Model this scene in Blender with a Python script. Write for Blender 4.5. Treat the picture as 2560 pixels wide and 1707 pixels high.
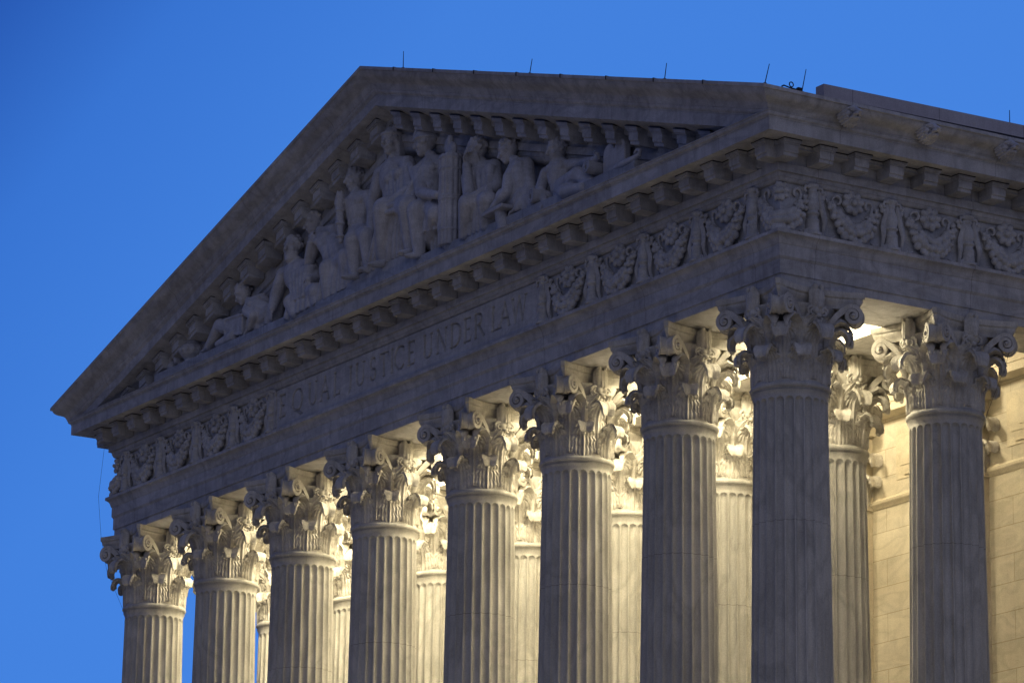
import bpy, math, random
import numpy as np
from mathutils import Vector, Matrix
random.seed(7); rng = np.random.RandomState(7)
PI = math.pi
for o in list(bpy.data.objects): bpy.data.objects.remove(o)
SC = bpy.context.scene
COL = SC.collection

# ------------------------------------------------------------------ camera
YAW, PITCH, ROLL = 1.0159, 0.2592, 0.0121
cy_, sy_, cp_, sp_ = math.cos(YAW), math.sin(YAW), math.cos(PITCH), math.sin(PITCH)
fw = Vector((-sy_*cp_, cy_*cp_, sp_)); rt = Vector((cy_, sy_, 0)); up = rt.cross(fw)
r2 = math.cos(ROLL)*rt + math.sin(ROLL)*up; u2 = -math.sin(ROLL)*rt + math.cos(ROLL)*up
cd = bpy.data.cameras.new('camera'); cam = bpy.data.objects.new('camera', cd); COL.objects.link(cam)
cam.matrix_world = Matrix(((r2.x, u2.x, -fw.x, 70.09), (r2.y, u2.y, -fw.y, -50.788), (r2.z, u2.z, -fw.z, -21.819), (0, 0, 0, 1)))
cd.sensor_fit = 'HORIZONTAL'; cd.sensor_width = 36; cd.lens = 140.03; cd.clip_start = .5; cd.clip_end = 4000
SC.camera = cam

# ------------------------------------------------------------------ world: a clear dusk sky, brightest behind the building
W = bpy.data.worlds.new('World'); SC.world = W; W.use_nodes = True
nt = W.node_tree; nt.nodes.clear()
def N(t, k, **kw):
    n = t.nodes.new(k)
    for a, b in kw.items(): setattr(n, a, b)
    return n
wo = N(nt, 'ShaderNodeOutputWorld'); bg = N(nt, 'ShaderNodeBackground'); nt.links.new(bg.outputs[0], wo.inputs[0])
tc = N(nt, 'ShaderNodeTexCoord')
def wdot(v):
    d = N(nt, 'ShaderNodeVectorMath', operation='DOT_PRODUCT'); d.inputs[1].default_value = v
    nt.links.new(tc.outputs['Generated'], d.inputs[0]); return d.outputs['Value']
def ramp(t, src, stops, mode='LINEAR'):
    r = N(t, 'ShaderNodeValToRGB'); r.color_ramp.interpolation = mode; e = r.color_ramp.elements
    while len(e) < len(stops): e.new(.5)
    for el, (p, c) in zip(e, stops): el.position = p; el.color = tuple(c) + ((1,) if len(c) == 3 else ())
    t.links.new(src, r.inputs[0]); return r.outputs[0]
# broad dome: dot with the horizontal direction of the afterglow
gl = Vector((-sy_, cy_, 0.10)).normalized()
mr = N(nt, 'ShaderNodeMapRange'); nt.links.new(wdot(gl), mr.inputs[0]); mr.inputs[1].default_value = -1; mr.inputs[2].default_value = 1
dome = ramp(nt, mr.outputs[0], [(0, (.116, .134, .232)), (.45, (.092, .112, .24)), (.80, (.075, .16, .48)), (.955, (.054, .205, .69)), (1, (.064, .244, .78))])
# fine gradient inside the frame's few degrees: deeper blue towards the upper left
m2 = N(nt, 'ShaderNodeMapRange'); dirv = (r2*0.75 - u2*0.60)
nt.links.new(wdot(dirv), m2.inputs[0]); m2.inputs[1].default_value = -.155; m2.inputs[2].default_value = .06; m2.inputs[3].default_value = .50; m2.inputs[4].default_value = 1.0
g2 = ramp(nt, m2.outputs[0], [(0, (.5, .5, .6)), (.51, (.33, .42, .60)), (.60, (.66, .76, .86)), (.72, (.90, .93, .96)), (1, (1, 1, 1))])
mx = N(nt, 'ShaderNodeMix', data_type='RGBA', blend_type='MULTIPLY'); mx.inputs[0].default_value = 1
nt.links.new(dome, mx.inputs[6]); nt.links.new(g2, mx.inputs[7])
# a paler band of sky off to the right of the building, out of the frame, lights its flank a little more than its front
lobe = ramp(nt, wdot(Vector((.80, -.52, .30)).normalized()), [(.40, (0, 0, 0)), (.75, (.06, .06, .075)), (1, (.24, .235, .27))], 'EASE')
ad = N(nt, 'ShaderNodeMix', data_type='RGBA', blend_type='ADD'); ad.inputs[0].default_value = 1; nt.links.new(mx.outputs[2], ad.inputs[6]); nt.links.new(lobe, ad.inputs[7])
nt.links.new(ad.outputs[2], bg.inputs[0]); bg.inputs[1].default_value = 1.0
SC.view_settings.view_transform = 'Standard'; SC.view_settings.look = 'None'; SC.view_settings.exposure = 0; SC.view_settings.gamma = 1
SC.render.engine = 'CYCLES'

# ------------------------------------------------------------------ constants (metres; z = 0 at the column necking ring)
S = 4.4; A = .918; LEN = 31.219; ZA, ZT = 2.188, 3.351
MID = -LEN/2; SLOPE = .3045; ZF = -14.8; ZG = -23.5; YB = 30.0
def colx(k): return -(k*S if k <= 3 else LEN - (7-k)*S)

# ------------------------------------------------------------------ materials
MATS = {}
def marble(name, light=(.56, .54, .50), dark=(.40, .39, .38), vein=.5, scale=1.0, stain=.5, rough=.6, joint=None, brick=None, blocks=None, bump=.25, squash=(1, 1, 2.2)):
    m = bpy.data.materials.new(name); m.use_nodes = True; t = m.node_tree; L = t.links.new
    b = t.nodes['Principled BSDF']; b.inputs['Roughness'].default_value = rough
    if 'Specular IOR Level' in b.inputs: b.inputs['Specular IOR Level'].default_value = .3
    g = N(t, 'ShaderNodeNewGeometry')
    mp = N(t, 'ShaderNodeMapping'); mp.inputs['Rotation'].default_value = (.35, .5, .3); mp.inputs['Scale'].default_value = squash
    L(g.outputs['Position'], mp.inputs[0])
    n1 = N(t, 'ShaderNodeTexNoise'); n1.inputs['Scale'].default_value = .55*scale; n1.inputs['Detail'].default_value = 9; n1.inputs['Roughness'].default_value = .62; n1.inputs['Distortion'].default_value = .7
    L(mp.outputs[0], n1.inputs[0])
    tone = ramp(t, n1.outputs['Fac'], [(.30, dark), (.47, [(a+b2)/2 for a, b2 in zip(light, dark)]), (.62, light)])
    n2 = N(t, 'ShaderNodeTexNoise'); n2.inputs['Scale'].default_value = 1.1*scale; n2.inputs['Detail'].default_value = 4; n2.inputs['Roughness'].default_value = .45; n2.inputs['Distortion'].default_value = 1.1
    L(mp.outputs[0], n2.inputs[0])
    v = ramp(t, n2.outputs['Fac'], [(.40, (1, 1, 1)), (.488, (1-.34*vein,)*3), (.512, (1-.34*vein,)*3), (.60, (1, 1, 1))])
    def mul(a, c, f=1.0):
        x = N(t, 'ShaderNodeMix', data_type='RGBA', blend_type='MULTIPLY'); x.inputs[0].default_value = f; L(a, x.inputs[6]); L(c, x.inputs[7]); return x.outputs[2]
    c = mul(tone, v)
    n3 = N(t, 'ShaderNodeTexNoise'); n3.inputs['Scale'].default_value = 3.1; n3.inputs['Detail'].default_value = 8; n3.inputs['Roughness'].default_value = .7
    mp2 = N(t, 'ShaderNodeMapping'); mp2.inputs['Scale'].default_value = (1.6, 1.6, .35); L(g.outputs['Position'], mp2.inputs[0]); L(mp2.outputs[0], n3.inputs[0])
    s = ramp(t, n3.outputs['Fac'], [(.36, (1-.45*stain, 1-.47*stain, 1-.5*stain)), (.56, (1, 1, 1))]); c = mul(c, s)
    n4 = N(t, 'ShaderNodeTexNoise'); n4.inputs['Scale'].default_value = 38; n4.inputs['Detail'].default_value = 4; L(g.outputs['Position'], n4.inputs[0])
    s = ramp(t, n4.outputs['Fac'], [(.3, (.84, .84, .84)), (.65, (1.06, 1.06, 1.06))]); c = mul(c, s)
    hgt = n4.outputs['Fac']
    if joint:   # vertical joints: list of (axis, period, offset, width)
        sp = N(t, 'ShaderNodeSeparateXYZ'); L(g.outputs['Position'], sp.inputs[0])
        for ax, per, off, wd in joint:
            a = N(t, 'ShaderNodeMath', operation='MULTIPLY_ADD'); a.inputs[1].default_value = 1/per; a.inputs[2].default_value = off; L(sp.outputs[ax], a.inputs[0])
            f = N(t, 'ShaderNodeMath', operation='FRACT'); L(a.outputs[0], f.inputs[0])
            q = N(t, 'ShaderNodeMath', operation='COMPARE'); q.inputs[1].default_value = .5; q.inputs[2].default_value = wd/per; L(f.outputs[0], q.inputs[0])
            cc = ramp(t, q.outputs[0], [(0, (1, 1, 1)), (1, (.50, .48, .46))]); c = mul(c, cc)
    if brick:   # coursed ashlar on (x, z)
        sp = N(t, 'ShaderNodeSeparateXYZ'); L(g.outputs['Position'], sp.inputs[0]); cb = N(t, 'ShaderNodeCombineXYZ')
        L(sp.outputs[brick[2]], cb.inputs[0]); L(sp.outputs[2], cb.inputs[1])
        bt = N(t, 'ShaderNodeTexBrick'); bt.offset = .5; L(cb.outputs[0], bt.inputs[0])
        bt.inputs['Color1'].default_value = (1, 1, 1, 1); bt.inputs['Color2'].default_value = (.91, .905, .90, 1); bt.inputs['Mortar'].default_value = (.66, .62, .55, 1)
        bt.inputs['Scale'].default_value = 1; bt.inputs['Mortar Size'].default_value = .012; bt.inputs['Mortar Smooth'].default_value = .3
        bt.inputs['Brick Width'].default_value = brick[0]; bt.inputs['Row Height'].default_value = brick[1]
        c = mul(c, bt.outputs[0])
    if blocks:
        sp = N(t, 'ShaderNodeSeparateXYZ'); L(g.outputs['Position'], sp.inputs[0]); cb = N(t, 'ShaderNodeCombineXYZ'); a = N(t, 'ShaderNodeMath', operation='ADD')
        L(sp.outputs[0], a.inputs[0]); L(sp.outputs[1], a.inputs[1]); L(a.outputs[0], cb.inputs[0]); L(sp.outputs[2], cb.inputs[1])
        bt = N(t, 'ShaderNodeTexBrick'); bt.offset = .37; L(cb.outputs[0], bt.inputs[0]); bt.inputs['Scale'].default_value = 1; bt.inputs['Mortar Size'].default_value = 0
        bt.inputs['Color1'].default_value = (1, 1, 1, 1); bt.inputs['Color2'].default_value = (blocks[2], blocks[2]*.99, blocks[2]*.97, 1); bt.inputs['Mortar'].default_value = (.7, .7, .7, 1)
        bt.inputs['Brick Width'].default_value = blocks[0]; bt.inputs['Row Height'].default_value = blocks[1]; c = mul(c, bt.outputs[0])
    L(c, b.inputs['Base Color'])
    bp = N(t, 'ShaderNodeBump'); bp.inputs['Strength'].default_value = bump; bp.inputs['Distance'].default_value = .01
    L(hgt, bp.inputs['Height']); L(bp.outputs[0], b.inputs['Normal'])
    MATS[name] = m; return m
M_ENT = marble('entablature_marble', (.60, .59, .575), (.47, .46, .46), .55, .8, .45, blocks=(2.2, .47, .86), joint=[(0, 4.4, .5, .006), (1, 4.4, .5, .006)], squash=(1.0, 1.0, 1.9))
M_FRZ = marble('carved_marble', (.58, .57, .555), (.46, .45, .44), .4, 1.3, .4)
M_COL = marble('column_marble', (.56, .545, .505), (.46, .45, .42), .5, .8, .3, bump=.1, joint=[(2, 5.5, .0636, .006)], squash=(1.5, 1.5, .7))
M_CAP = marble('capital_marble', (.62, .595, .54), (.45, .425, .38), .2, 1.6, .6)
M_STA = marble('statue_marble', (.60, .585, .58), (.46, .45, .45), .3, 1.2, .4)
M_WAL = marble('wall_ashlar', (.62, .57, .46), (.53, .48, .37), .4, .7, .15, brick=(2.0, .70, 0))
M_WLP = marble('wall_trim_marble', (.62, .56, .43), (.50, .44, .32), .3, .8, .2)
M_PAR = marble('parapet_stone', (.54, .50, .49), (.46, .42, .42), .1, .8, .2, joint=[(1, 2.45, .34, .008)])
M_GND = marble('plaza_stone', (.36, .31, .24), (.26, .22, .17), .2, .2, .3)
def plain(name, col, rough=.5, metal=0, emit=None):
    m = bpy.data.materials.new(name); m.use_nodes = True; t = m.node_tree; b = t.nodes['Principled BSDF']
    n = N(t, 'ShaderNodeTexNoise'); n.inputs['Scale'].default_value = 9; n.inputs['Detail'].default_value = 5
    c = ramp(t, n.outputs['Fac'], [(.3, [x*.75 for x in col]), (.7, col)]); t.links.new(c, b.inputs['Base Color'])
    b.inputs['Roughness'].default_value = rough; b.inputs['Metallic'].default_value = metal
    if emit: b.inputs['Emission Color'].default_value = (*emit[0], 1); b.inputs['Emission Strength'].default_value = emit[1]
    return m
M_DRK = plain('gap_shade_and_clip_dark', (.035, .035, .04), .6); M_ROD = plain('dark_bronze_rod', (.03, .028, .03), .5, .6)  # M_DRK paints in the shade of narrow gaps; the joint clips share it
M_ROOF = plain('lead_roof', (.16, .16, .17), .6); M_WIRE = plain('thin_wire', (.05, .05, .055), .5, .5)
M_LAMP = plain('lamp_housing', (.05, .05, .05), .5, .4); M_LENS = plain('lamp_lens', (.8, .8, .75), .3, 0, ((1, .86, .55), 6))

# ------------------------------------------------------------------ object helpers
def link(o, parent=None):
    COL.objects.link(o)
    if parent is not None: o.parent = parent
    return o
ABS = {}                                     # world origin of a parent object
def mesh(name, V, F, mat=None, parent=None, loc=(0, 0, 0), ang=35, smooth=True):
    me = bpy.data.meshes.new(name); me.from_pydata([tuple(map(float, v)) for v in V], [], [tuple(int(i) for i in f) for f in F]); me.validate(); me.update()
    if mat: me.materials.append(mat)
    if smooth:
        me.polygons.foreach_set('use_smooth', [True]*len(me.polygons)); me.set_sharp_from_angle(angle=math.radians(ang))
    return put(name, me, parent, loc)
def put(name, me, parent=None, loc=(0, 0, 0), rz=0, scale=None):
    """loc is in world coordinates; converted to the parent's frame (parents are never rotated here)"""
    o = bpy.data.objects.new(name, me); link(o, parent)
    pw = ABS.get(parent.name, (0, 0, 0)) if parent is not None else (0, 0, 0)
    o.location = [loc[i]-pw[i] for i in range(3)]; o.rotation_euler = (0, 0, rz)
    if scale: o.scale = scale
    ABS[o.name] = tuple(loc); return o
def tag(o, label=None, cat=None, group=None, kind=None):
    if label: o['label'] = label
    if cat: o['category'] = cat
    if group: o['group'] = group
    if kind: o['kind'] = kind
    return o
def empty(name, loc): 
    o = bpy.data.objects.new(name, None); link(o); o.location = loc; ABS[o.name] = tuple(loc); o.empty_display_size = .3; return o
class MB:
    def __init__(s): s.V = []; s.F = []
    def add(s, V, F):
        b = len(s.V); s.V.extend([tuple(v) for v in V]); s.F.extend([tuple(i+b for i in f) for f in F]); return s
    def box(s, x0, x1, y0, y1, z0, z1):
        return s.add([(x0, y0, z0), (x1, y0, z0), (x1, y1, z0), (x0, y1, z0), (x0, y0, z1), (x1, y0, z1), (x1, y1, z1), (x0, y1, z1)],
                     [(0, 3, 2, 1), (4, 5, 6, 7), (0, 1, 5, 4), (1, 2, 6, 5), (2, 3, 7, 6), (3, 0, 4, 7)])
    def lathe(s, prof, n=32, c=(0, 0, 0)):
        V = []; m = len(prof)
        for i in range(n):
            a = 2*PI*i/n
            for r, z in prof: V.append((c[0]+r*math.cos(a), c[1]+r*math.sin(a), c[2]+z))
        F = [(i*m+j, ((i+1) % n)*m+j, ((i+1) % n)*m+j+1, i*m+j+1) for i in range(n) for j in range(m-1)]
        return s.add(V, F)
    def grid(s, P, closed_u=False):
        nu, nv = P.shape[0], P.shape[1]; F = []
        for i in range(nu if closed_u else nu-1):
            for j in range(nv-1): k = (i+1) % nu; F.append((i*nv+j, k*nv+j, k*nv+j+1, i*nv+j+1))
        return s.add(P.reshape(-1, 3), F)
    def tube(s, pts, rad, n=8, flat=None):
        pts = [Vector(p) for p in pts]; V = []; m = len(pts); ref = None
        for i, p in enumerate(pts):
            t = (pts[min(i+1, m-1)]-pts[max(i-1, 0)]).normalized()
            if ref is None: ref = Vector((0, 0, 1)) if abs(t.z) < .9 else Vector((1, 0, 0))
            ref = (ref - t*ref.dot(t)).normalized(); q = t.cross(ref)
            r = rad[i] if hasattr(rad, '__len__') else rad
            for k in range(n):
                a = 2*PI*k/n; V.append(p + ref*(math.cos(a)*r) + q*(math.sin(a)*r))
        F = [(i*n+k, i*n+(k+1) % n, (i+1)*n+(k+1) % n, (i+1)*n+k) for i in range(m-1) for k in range(n)]
        F.append(tuple(range(n-1, -1, -1))); F.append(tuple((m-1)*n+k for k in range(n)))
        return s.add(V, F)
    def ell(s, c, r, n=12, axes=None):
        """ellipsoid; r scalar or 3; axes = 3 unit vectors"""
        if not hasattr(r, '__len__'): r = (r, r, r)
        m = n//2+1; V = []; F = []; c = Vector(c); ax = axes or (Vector((1, 0, 0)), Vector((0, 1, 0)), Vector((0, 0, 1)))
        for j in range(1, m-1):
            th = PI*j/(m-1)
            for i in range(n):
                ph = 2*PI*i/n
                V.append(c + ax[0]*(r[0]*math.sin(th)*math.cos(ph)) + ax[1]*(r[1]*math.sin(th)*math.sin(ph)) + ax[2]*(r[2]*math.cos(th)))
        V.append(c+ax[2]*r[2]); V.append(c-ax[2]*r[2]); T = len(V)-2; B = T+1
        for j in range(m-3):
            for i in range(n): F.append((j*n+i, (j+1)*n+i, (j+1)*n+(i+1) % n, j*n+(i+1) % n))
        for i in range(n): F.append((T, i, (i+1) % n)); F.append((B, (m-3)*n+(i+1) % n, (m-3)*n+i))
        return s.add(V, F)
    def cap(s, a, b, ra, rb, n=10):
        """tapered capsule"""
        a, b = Vector(a), Vector(b); d = (b-a); ln = d.length; d = d/ln if ln > 1e-6 else Vector((0, 0, 1))
        pts, rad = [], []
        for t in (-.98, -.75, -.4, 0): pts.append(a+d*ra*t); rad.append(ra*math.sqrt(max(.02, 1-t*t)))
        for t in (0, .4, .75, .98): pts.append(b+d*rb*t); rad.append(rb*math.sqrt(max(.02, 1-t*t)))
        return s.tube(pts, rad, n)
    def out(s, name, mat, parent=None, loc=(0, 0, 0), ang=35, smooth=True): return mesh(name, s.V, s.F, mat, parent, loc, ang, smooth)
    def carved(s, name, mat, voxel, smooth=2):
        """fuse the shapes into one continuous carved surface; returns the mesh"""
        me = bpy.data.meshes.new(name); me.from_pydata([tuple(map(float, v)) for v in s.V], [], s.F); me.update()
        t = bpy.data.objects.new('tmp_'+name, me); COL.objects.link(t)
        md = t.modifiers.new('r', 'REMESH'); md.mode = 'VOXEL'; md.voxel_size = voxel; md.use_smooth_shade = True
        if smooth: sm = t.modifiers.new('s', 'SMOOTH'); sm.iterations = smooth; sm.factor = .5
        dg = bpy.context.evaluated_depsgraph_get(); dg.update()
        r = bpy.data.meshes.new_from_object(t.evaluated_get(dg)); r.name = name
        bpy.data.objects.remove(t); r.materials.clear(); r.materials.append(mat)
        r.polygons.foreach_set('use_smooth', [True]*len(r.polygons)); return r

def orbit(prof, name, mat, parent, x_right=None, closed=True, loc=(0, 0, 0)):
    """sweep an (o, z) profile round the left side, the front and the right side of the temple, mitred at the corners"""
    n = len(prof); V = []
    for st in range(4):
        for o, z in prof:
            x = (-LEN-A-o) if st < 2 else (A+o); y = YB if st in (0, 3) else (-A-o)
            V.append((x, y, z))
    F = []
    for st in range(3):
        for j in range(n if closed else n-1):
            k = (j+1) % n; F.append((st*n+j, (st+1)*n+j, (st+1)*n+k, st*n+k))
    return mesh(name, V, F, mat, parent, loc, 30)
def rake(prof, name, mat, parent, ext=True):
    """the same profile sheared up the two slopes of the pediment"""
    n = len(prof); V = []
    for st in range(3):
        for o, z in prof:
            e = A+o
            x = (-LEN-e, MID, e)[st]; zz = z + (SLOPE*(e-MID) if st == 1 else 0)
            V.append((x, -A-o, zz))
    F = []
    for st in range(2):
        for j in range(n):
            k = (j+1) % n; F.append((st*n+j, (st+1)*n+j, (st+1)*n+k, st*n+k))
    F.append(tuple(range(n))); F.append(tuple(reversed(range(2*n, 3*n))))
    return mesh(name, V, F, mat, parent, (0, 0, 0), 30)
def arc(p0, p1, bulge, n=6):
    """points from p0 to p1 along a curve bulging sideways"""
    (x0, y0), (x1, y1) = p0, p1; dx, dy = x1-x0, y1-y0
    return [(x0+dx*t + -dy*bulge*4*t*(1-t), y0+dy*t + dx*bulge*4*t*(1-t)) for t in [i/n for i in range(n+1)]]

# ================================================================== GROUND
g = MB(); g.add([(-900, -900, ZG), (900, -900, ZG), (900, 900, ZG), (-900, 900, ZG)], [(0, 1, 2, 3)])
tag(g.out('ground', M_GND), kind='structure')

# ================================================================== THE TEMPLE FRONT
B = empty('marble_temple', (MID, 0, ZG)); tag(B, 'white marble temple-fronted courthouse with carved pediment against the blue dusk sky', 'building')
INN = -2*A
# podium and steps below the frame
p = MB(); p.box(-LEN-3.2, 3.2, -3.2, YB, ZG-.2, ZF-.004)
p.out('podium', M_ENT, B, smooth=False)
p = MB()
for i in range(24): p.box(-LEN-2, 2, -3.2-.42*(24-i), -3.2, ZG-.2+.35*i*(ZF-ZG)/8.4, ZG+.02+.35*(i+1)*(ZF-ZG)/8.4-.03)
p.out('staircase', M_ENT, B, smooth=False)
# architrave
ar = [(0, ZA), (0, 2.37), (.012, 2.385), (.034, 2.39), (.034, 2.72), (.045, 2.73), (.06, 2.76), (.075, 2.78), (.075, 3.05), (.085, 3.055), (.10, 3.085), (.105, 3.11)] + \
     arc((.11, 3.12), (.205, 3.26), .12) + [(.228, 3.27), (.228, ZT), (-.05, ZT+.004), (INN, ZT+.004), (INN, 3.20), (INN-.10, 3.18), (INN-.10, 3.05), (INN-.04, 2.99), (INN-.04, 2.80), (INN, 2.78), (INN, ZA)]
orbit(ar, 'architrave', M_ENT, B)
# soffit sunk panel borders between columns are left to the beam joints
# frieze
fr = orbit([(-.006, ZT+.006), (-.006, 4.52), (INN, 4.52), (INN, ZT+.006)], 'frieze', M_FRZ, B)
# cornice : bed mould, modillion course, corona
bed = [(0, 4.50)] + arc((.0, 4.505), (.10, 4.60), -.18) + [(.115, 4.605), (.115, 4.64), (.135, 4.70), (.165, 4.70), (.194, 4.705), (.194, 4.888), (.135, 4.892), (.135, 5.17)]
co = bed + [(.44, 5.175)] + arc((.44, 5.19), (.455, 5.265), .2) + [(.455, 5.28)] + [(.455, 5.295), (.86, 5.295), (.86, 5.28), (1.025, 5.28), (1.025, 5.57), (1.04, 5.572), (1.04, 5.595)] + arc((1.045, 5.60), (1.105, 5.69), -.2) + [(1.124, 5.695), (1.124, 5.717)]
orbit([(.457, 5.268), (.463, 5.268), (.463, 5.294), (.457, 5.294)], 'gap_shade_strip', M_DRK, B)  # near-black strip along the crown: shade of the gap put into its colour
# front and sides share the cornice; the top slopes back to the tympanum
corn = orbit(co + [(.55, 5.735), (INN, 5.74), (INN, 4.50)], 'cornice', M_ENT, B)
# side sima, above the cornice on the two flanks only
sim = [(1.12, 5.722), (1.135, 5.745)] + arc((1.14, 5.75), (1.26, 5.86), .16) + arc((1.27, 5.87), (1.455, 6.02), -.14) + [(1.46, 6.035), (1.505, 6.04), (1.505, 6.12), (1.30, 6.13)]
def flank(prof, x_sign, name):
    n = len(prof); V = []
    for st in range(2):
        for o, z in prof:
            x = A+o if x_sign > 0 else -LEN-A-o
            V.append((x, (-A-o) if st == 0 else YB, z))
    F = [(j, n+j, n+j+1, j+1) for j in range(n-1)]
    if x_sign < 0: F = [tuple(reversed(f)) for f in F]
    return mesh(name, V, F, M_ENT, B, (0, 0, 0), 30)
fl = flank(sim + [(.6, 6.13), (.6, 5.73)], 1, 'gutter_moulding'); flank(sim + [(.6, 6.13), (.6, 5.73)], -1, 'gutter_moulding')
# raking cornice
rk = [(-.2, 4.50), (-.003, 4.50)] + [(max(o, 0)-.003, z) for o, z in bed[1:]] + [(.432, 5.175), (.447, 5.265), (.447, 5.295), (.85, 5.295), (.85, 5.28), (1.015, 5.28), (1.015, 5.57), (1.03, 5.572), (1.03, 5.595)] + \
     [(o-.01, z) for o, z in arc((1.045, 5.60), (1.105, 5.69), -.2)] + [(1.114, 5.695)] + [(o, z) for o, z in sim] + [(1.1, 6.135), (-.2, 6.14)]
rkc = rake(rk, 'raking_cornice', M_ENT, B)
# roof slopes behind the pediment
z0 = 6.09
def roofz(x): return z0 + SLOPE*((A+1.505-x) if x > MID else (x+LEN+A+1.505))
r = MB()
for sgn in (1, -1):
    xe = A+1.45 if sgn > 0 else -LEN-A-1.45
    for z_off in (0,):
        r.add([(xe, -A-1.0, roofz(xe)), (xe, YB, roofz(xe)), (MID, YB, roofz(MID)), (MID, -A-1.0, roofz(MID))], [(0, 1, 2, 3)])
r.out('roof', M_ROOF, B, smooth=False)
# tympanum wall
t = MB(); yt = -.70
t.add([(-LEN-.4, yt, 5.70), (.4, yt, 5.70), (MID, yt, 10.9), (-LEN-.4, yt+.4, 5.70), (.4, yt+.4, 5.70), (MID, yt+.4, 10.9)], [(0, 1, 2), (5, 4, 3), (0, 3, 4, 1), (1, 4, 5, 2), (2, 5, 3, 0)])
tymp = t.out('tympanum', M_ENT, B, smooth=False)
t = MB(); t.box(-28.5, -3.9, -1.62, yt+.01, 5.60, 6.16); t.out('plinth', M_ENT, tymp, smooth=False)
t = MB(); t.box(-17.6, -13.9, -1.60, yt+.02, 6.163, 6.30); t.box(-16.9, -14.3, -1.57, yt+.03, 6.303, 6.41); t.out('plinth_block', M_ENT, tymp, smooth=False)

# modillions: one mesh, front looks towards -Y; origin at the wall line o = 0, z as in the cornice, shared by all
def modillion_mesh():
    m = MB(); w = .195
    pr = [(.15, 5.175), (.66, 5.175), (.664, 5.02), (.655, 4.992), (.622, 4.985), (.622, 4.925), (.612, 4.908), (.585, 4.903), (.15, 4.898)]
    n = len(pr); m.add([(-w, -o, z) for o, z in pr] + [(w, -o, z) for o, z in pr], [tuple(range(n)), tuple(reversed(range(n, 2*n)))] + [(j, n+j, n+(j+1) % n, (j+1) % n) for j in range(n)])
    # moulded cap
    for (ww, oo, za, zb) in ((.215, .69, 5.172, 5.205), (.235, .725, 5.203, 5.25), (.25, .745, 5.248, 5.268)): m.box(-ww, ww, -oo, -.30, za, zb)
    m.box(-.244, .244, -.739, -.30, 5.266, 5.294)  # dark top slab: the shadow gap under the soffit, painted by material
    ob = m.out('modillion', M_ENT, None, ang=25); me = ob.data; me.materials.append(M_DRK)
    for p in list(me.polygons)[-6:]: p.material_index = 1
    bpy.data.objects.remove(ob); return me
MOD = modillion_mesh(); MODB = MOD
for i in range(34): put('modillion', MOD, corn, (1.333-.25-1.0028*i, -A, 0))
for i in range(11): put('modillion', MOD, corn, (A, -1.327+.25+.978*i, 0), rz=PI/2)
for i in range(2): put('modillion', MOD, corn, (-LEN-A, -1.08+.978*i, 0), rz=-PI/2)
# raking modillions: sheared copies
def sheared(sg):
    me = MOD.copy()
    for v in me.vertices: v.co.y = v.co.y*1.06; v.co.z = 5.294-(5.294-v.co.z)*1.18
    for v in me.vertices: v.co.z += -sg*SLOPE*v.co.x*1.0
    me.name = 'raking_modillion'; return me
ME_R, ME_L = sheared(1), sheared(-1)
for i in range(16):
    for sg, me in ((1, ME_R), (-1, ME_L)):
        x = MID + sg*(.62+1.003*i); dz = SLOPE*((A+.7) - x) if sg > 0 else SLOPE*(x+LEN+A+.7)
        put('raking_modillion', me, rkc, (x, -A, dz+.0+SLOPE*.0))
# parapet on the flank
P_ = MB(); P_.add([(1.9, -.41, 6.33), (1.9, YB, 6.33+.01*YB), (1.9, YB, 6.66+.01*YB), (1.9, -.41, 6.625), (1.6, -.41, 6.33), (1.6, YB, 6.33+.01*YB), (1.6, YB, 6.66+.01*YB), (1.6, -.41, 6.625)],
      [(0, 1, 2, 3), (7, 6, 5, 4), (0, 3, 7, 4), (3, 2, 6, 7), (0, 4, 5, 1), (1, 5, 6, 2)]); par = P_.out('parapet', M_PAR, B, smooth=False)
P_ = MB(); P_.box(1.62, 1.86, -.40, YB, 6.1, 6.33); P_.out('parapet_gap_shade', M_DRK, par, smooth=False)  # set-back slab coloured dark to stand for the shaded gap below the parapet

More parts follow.
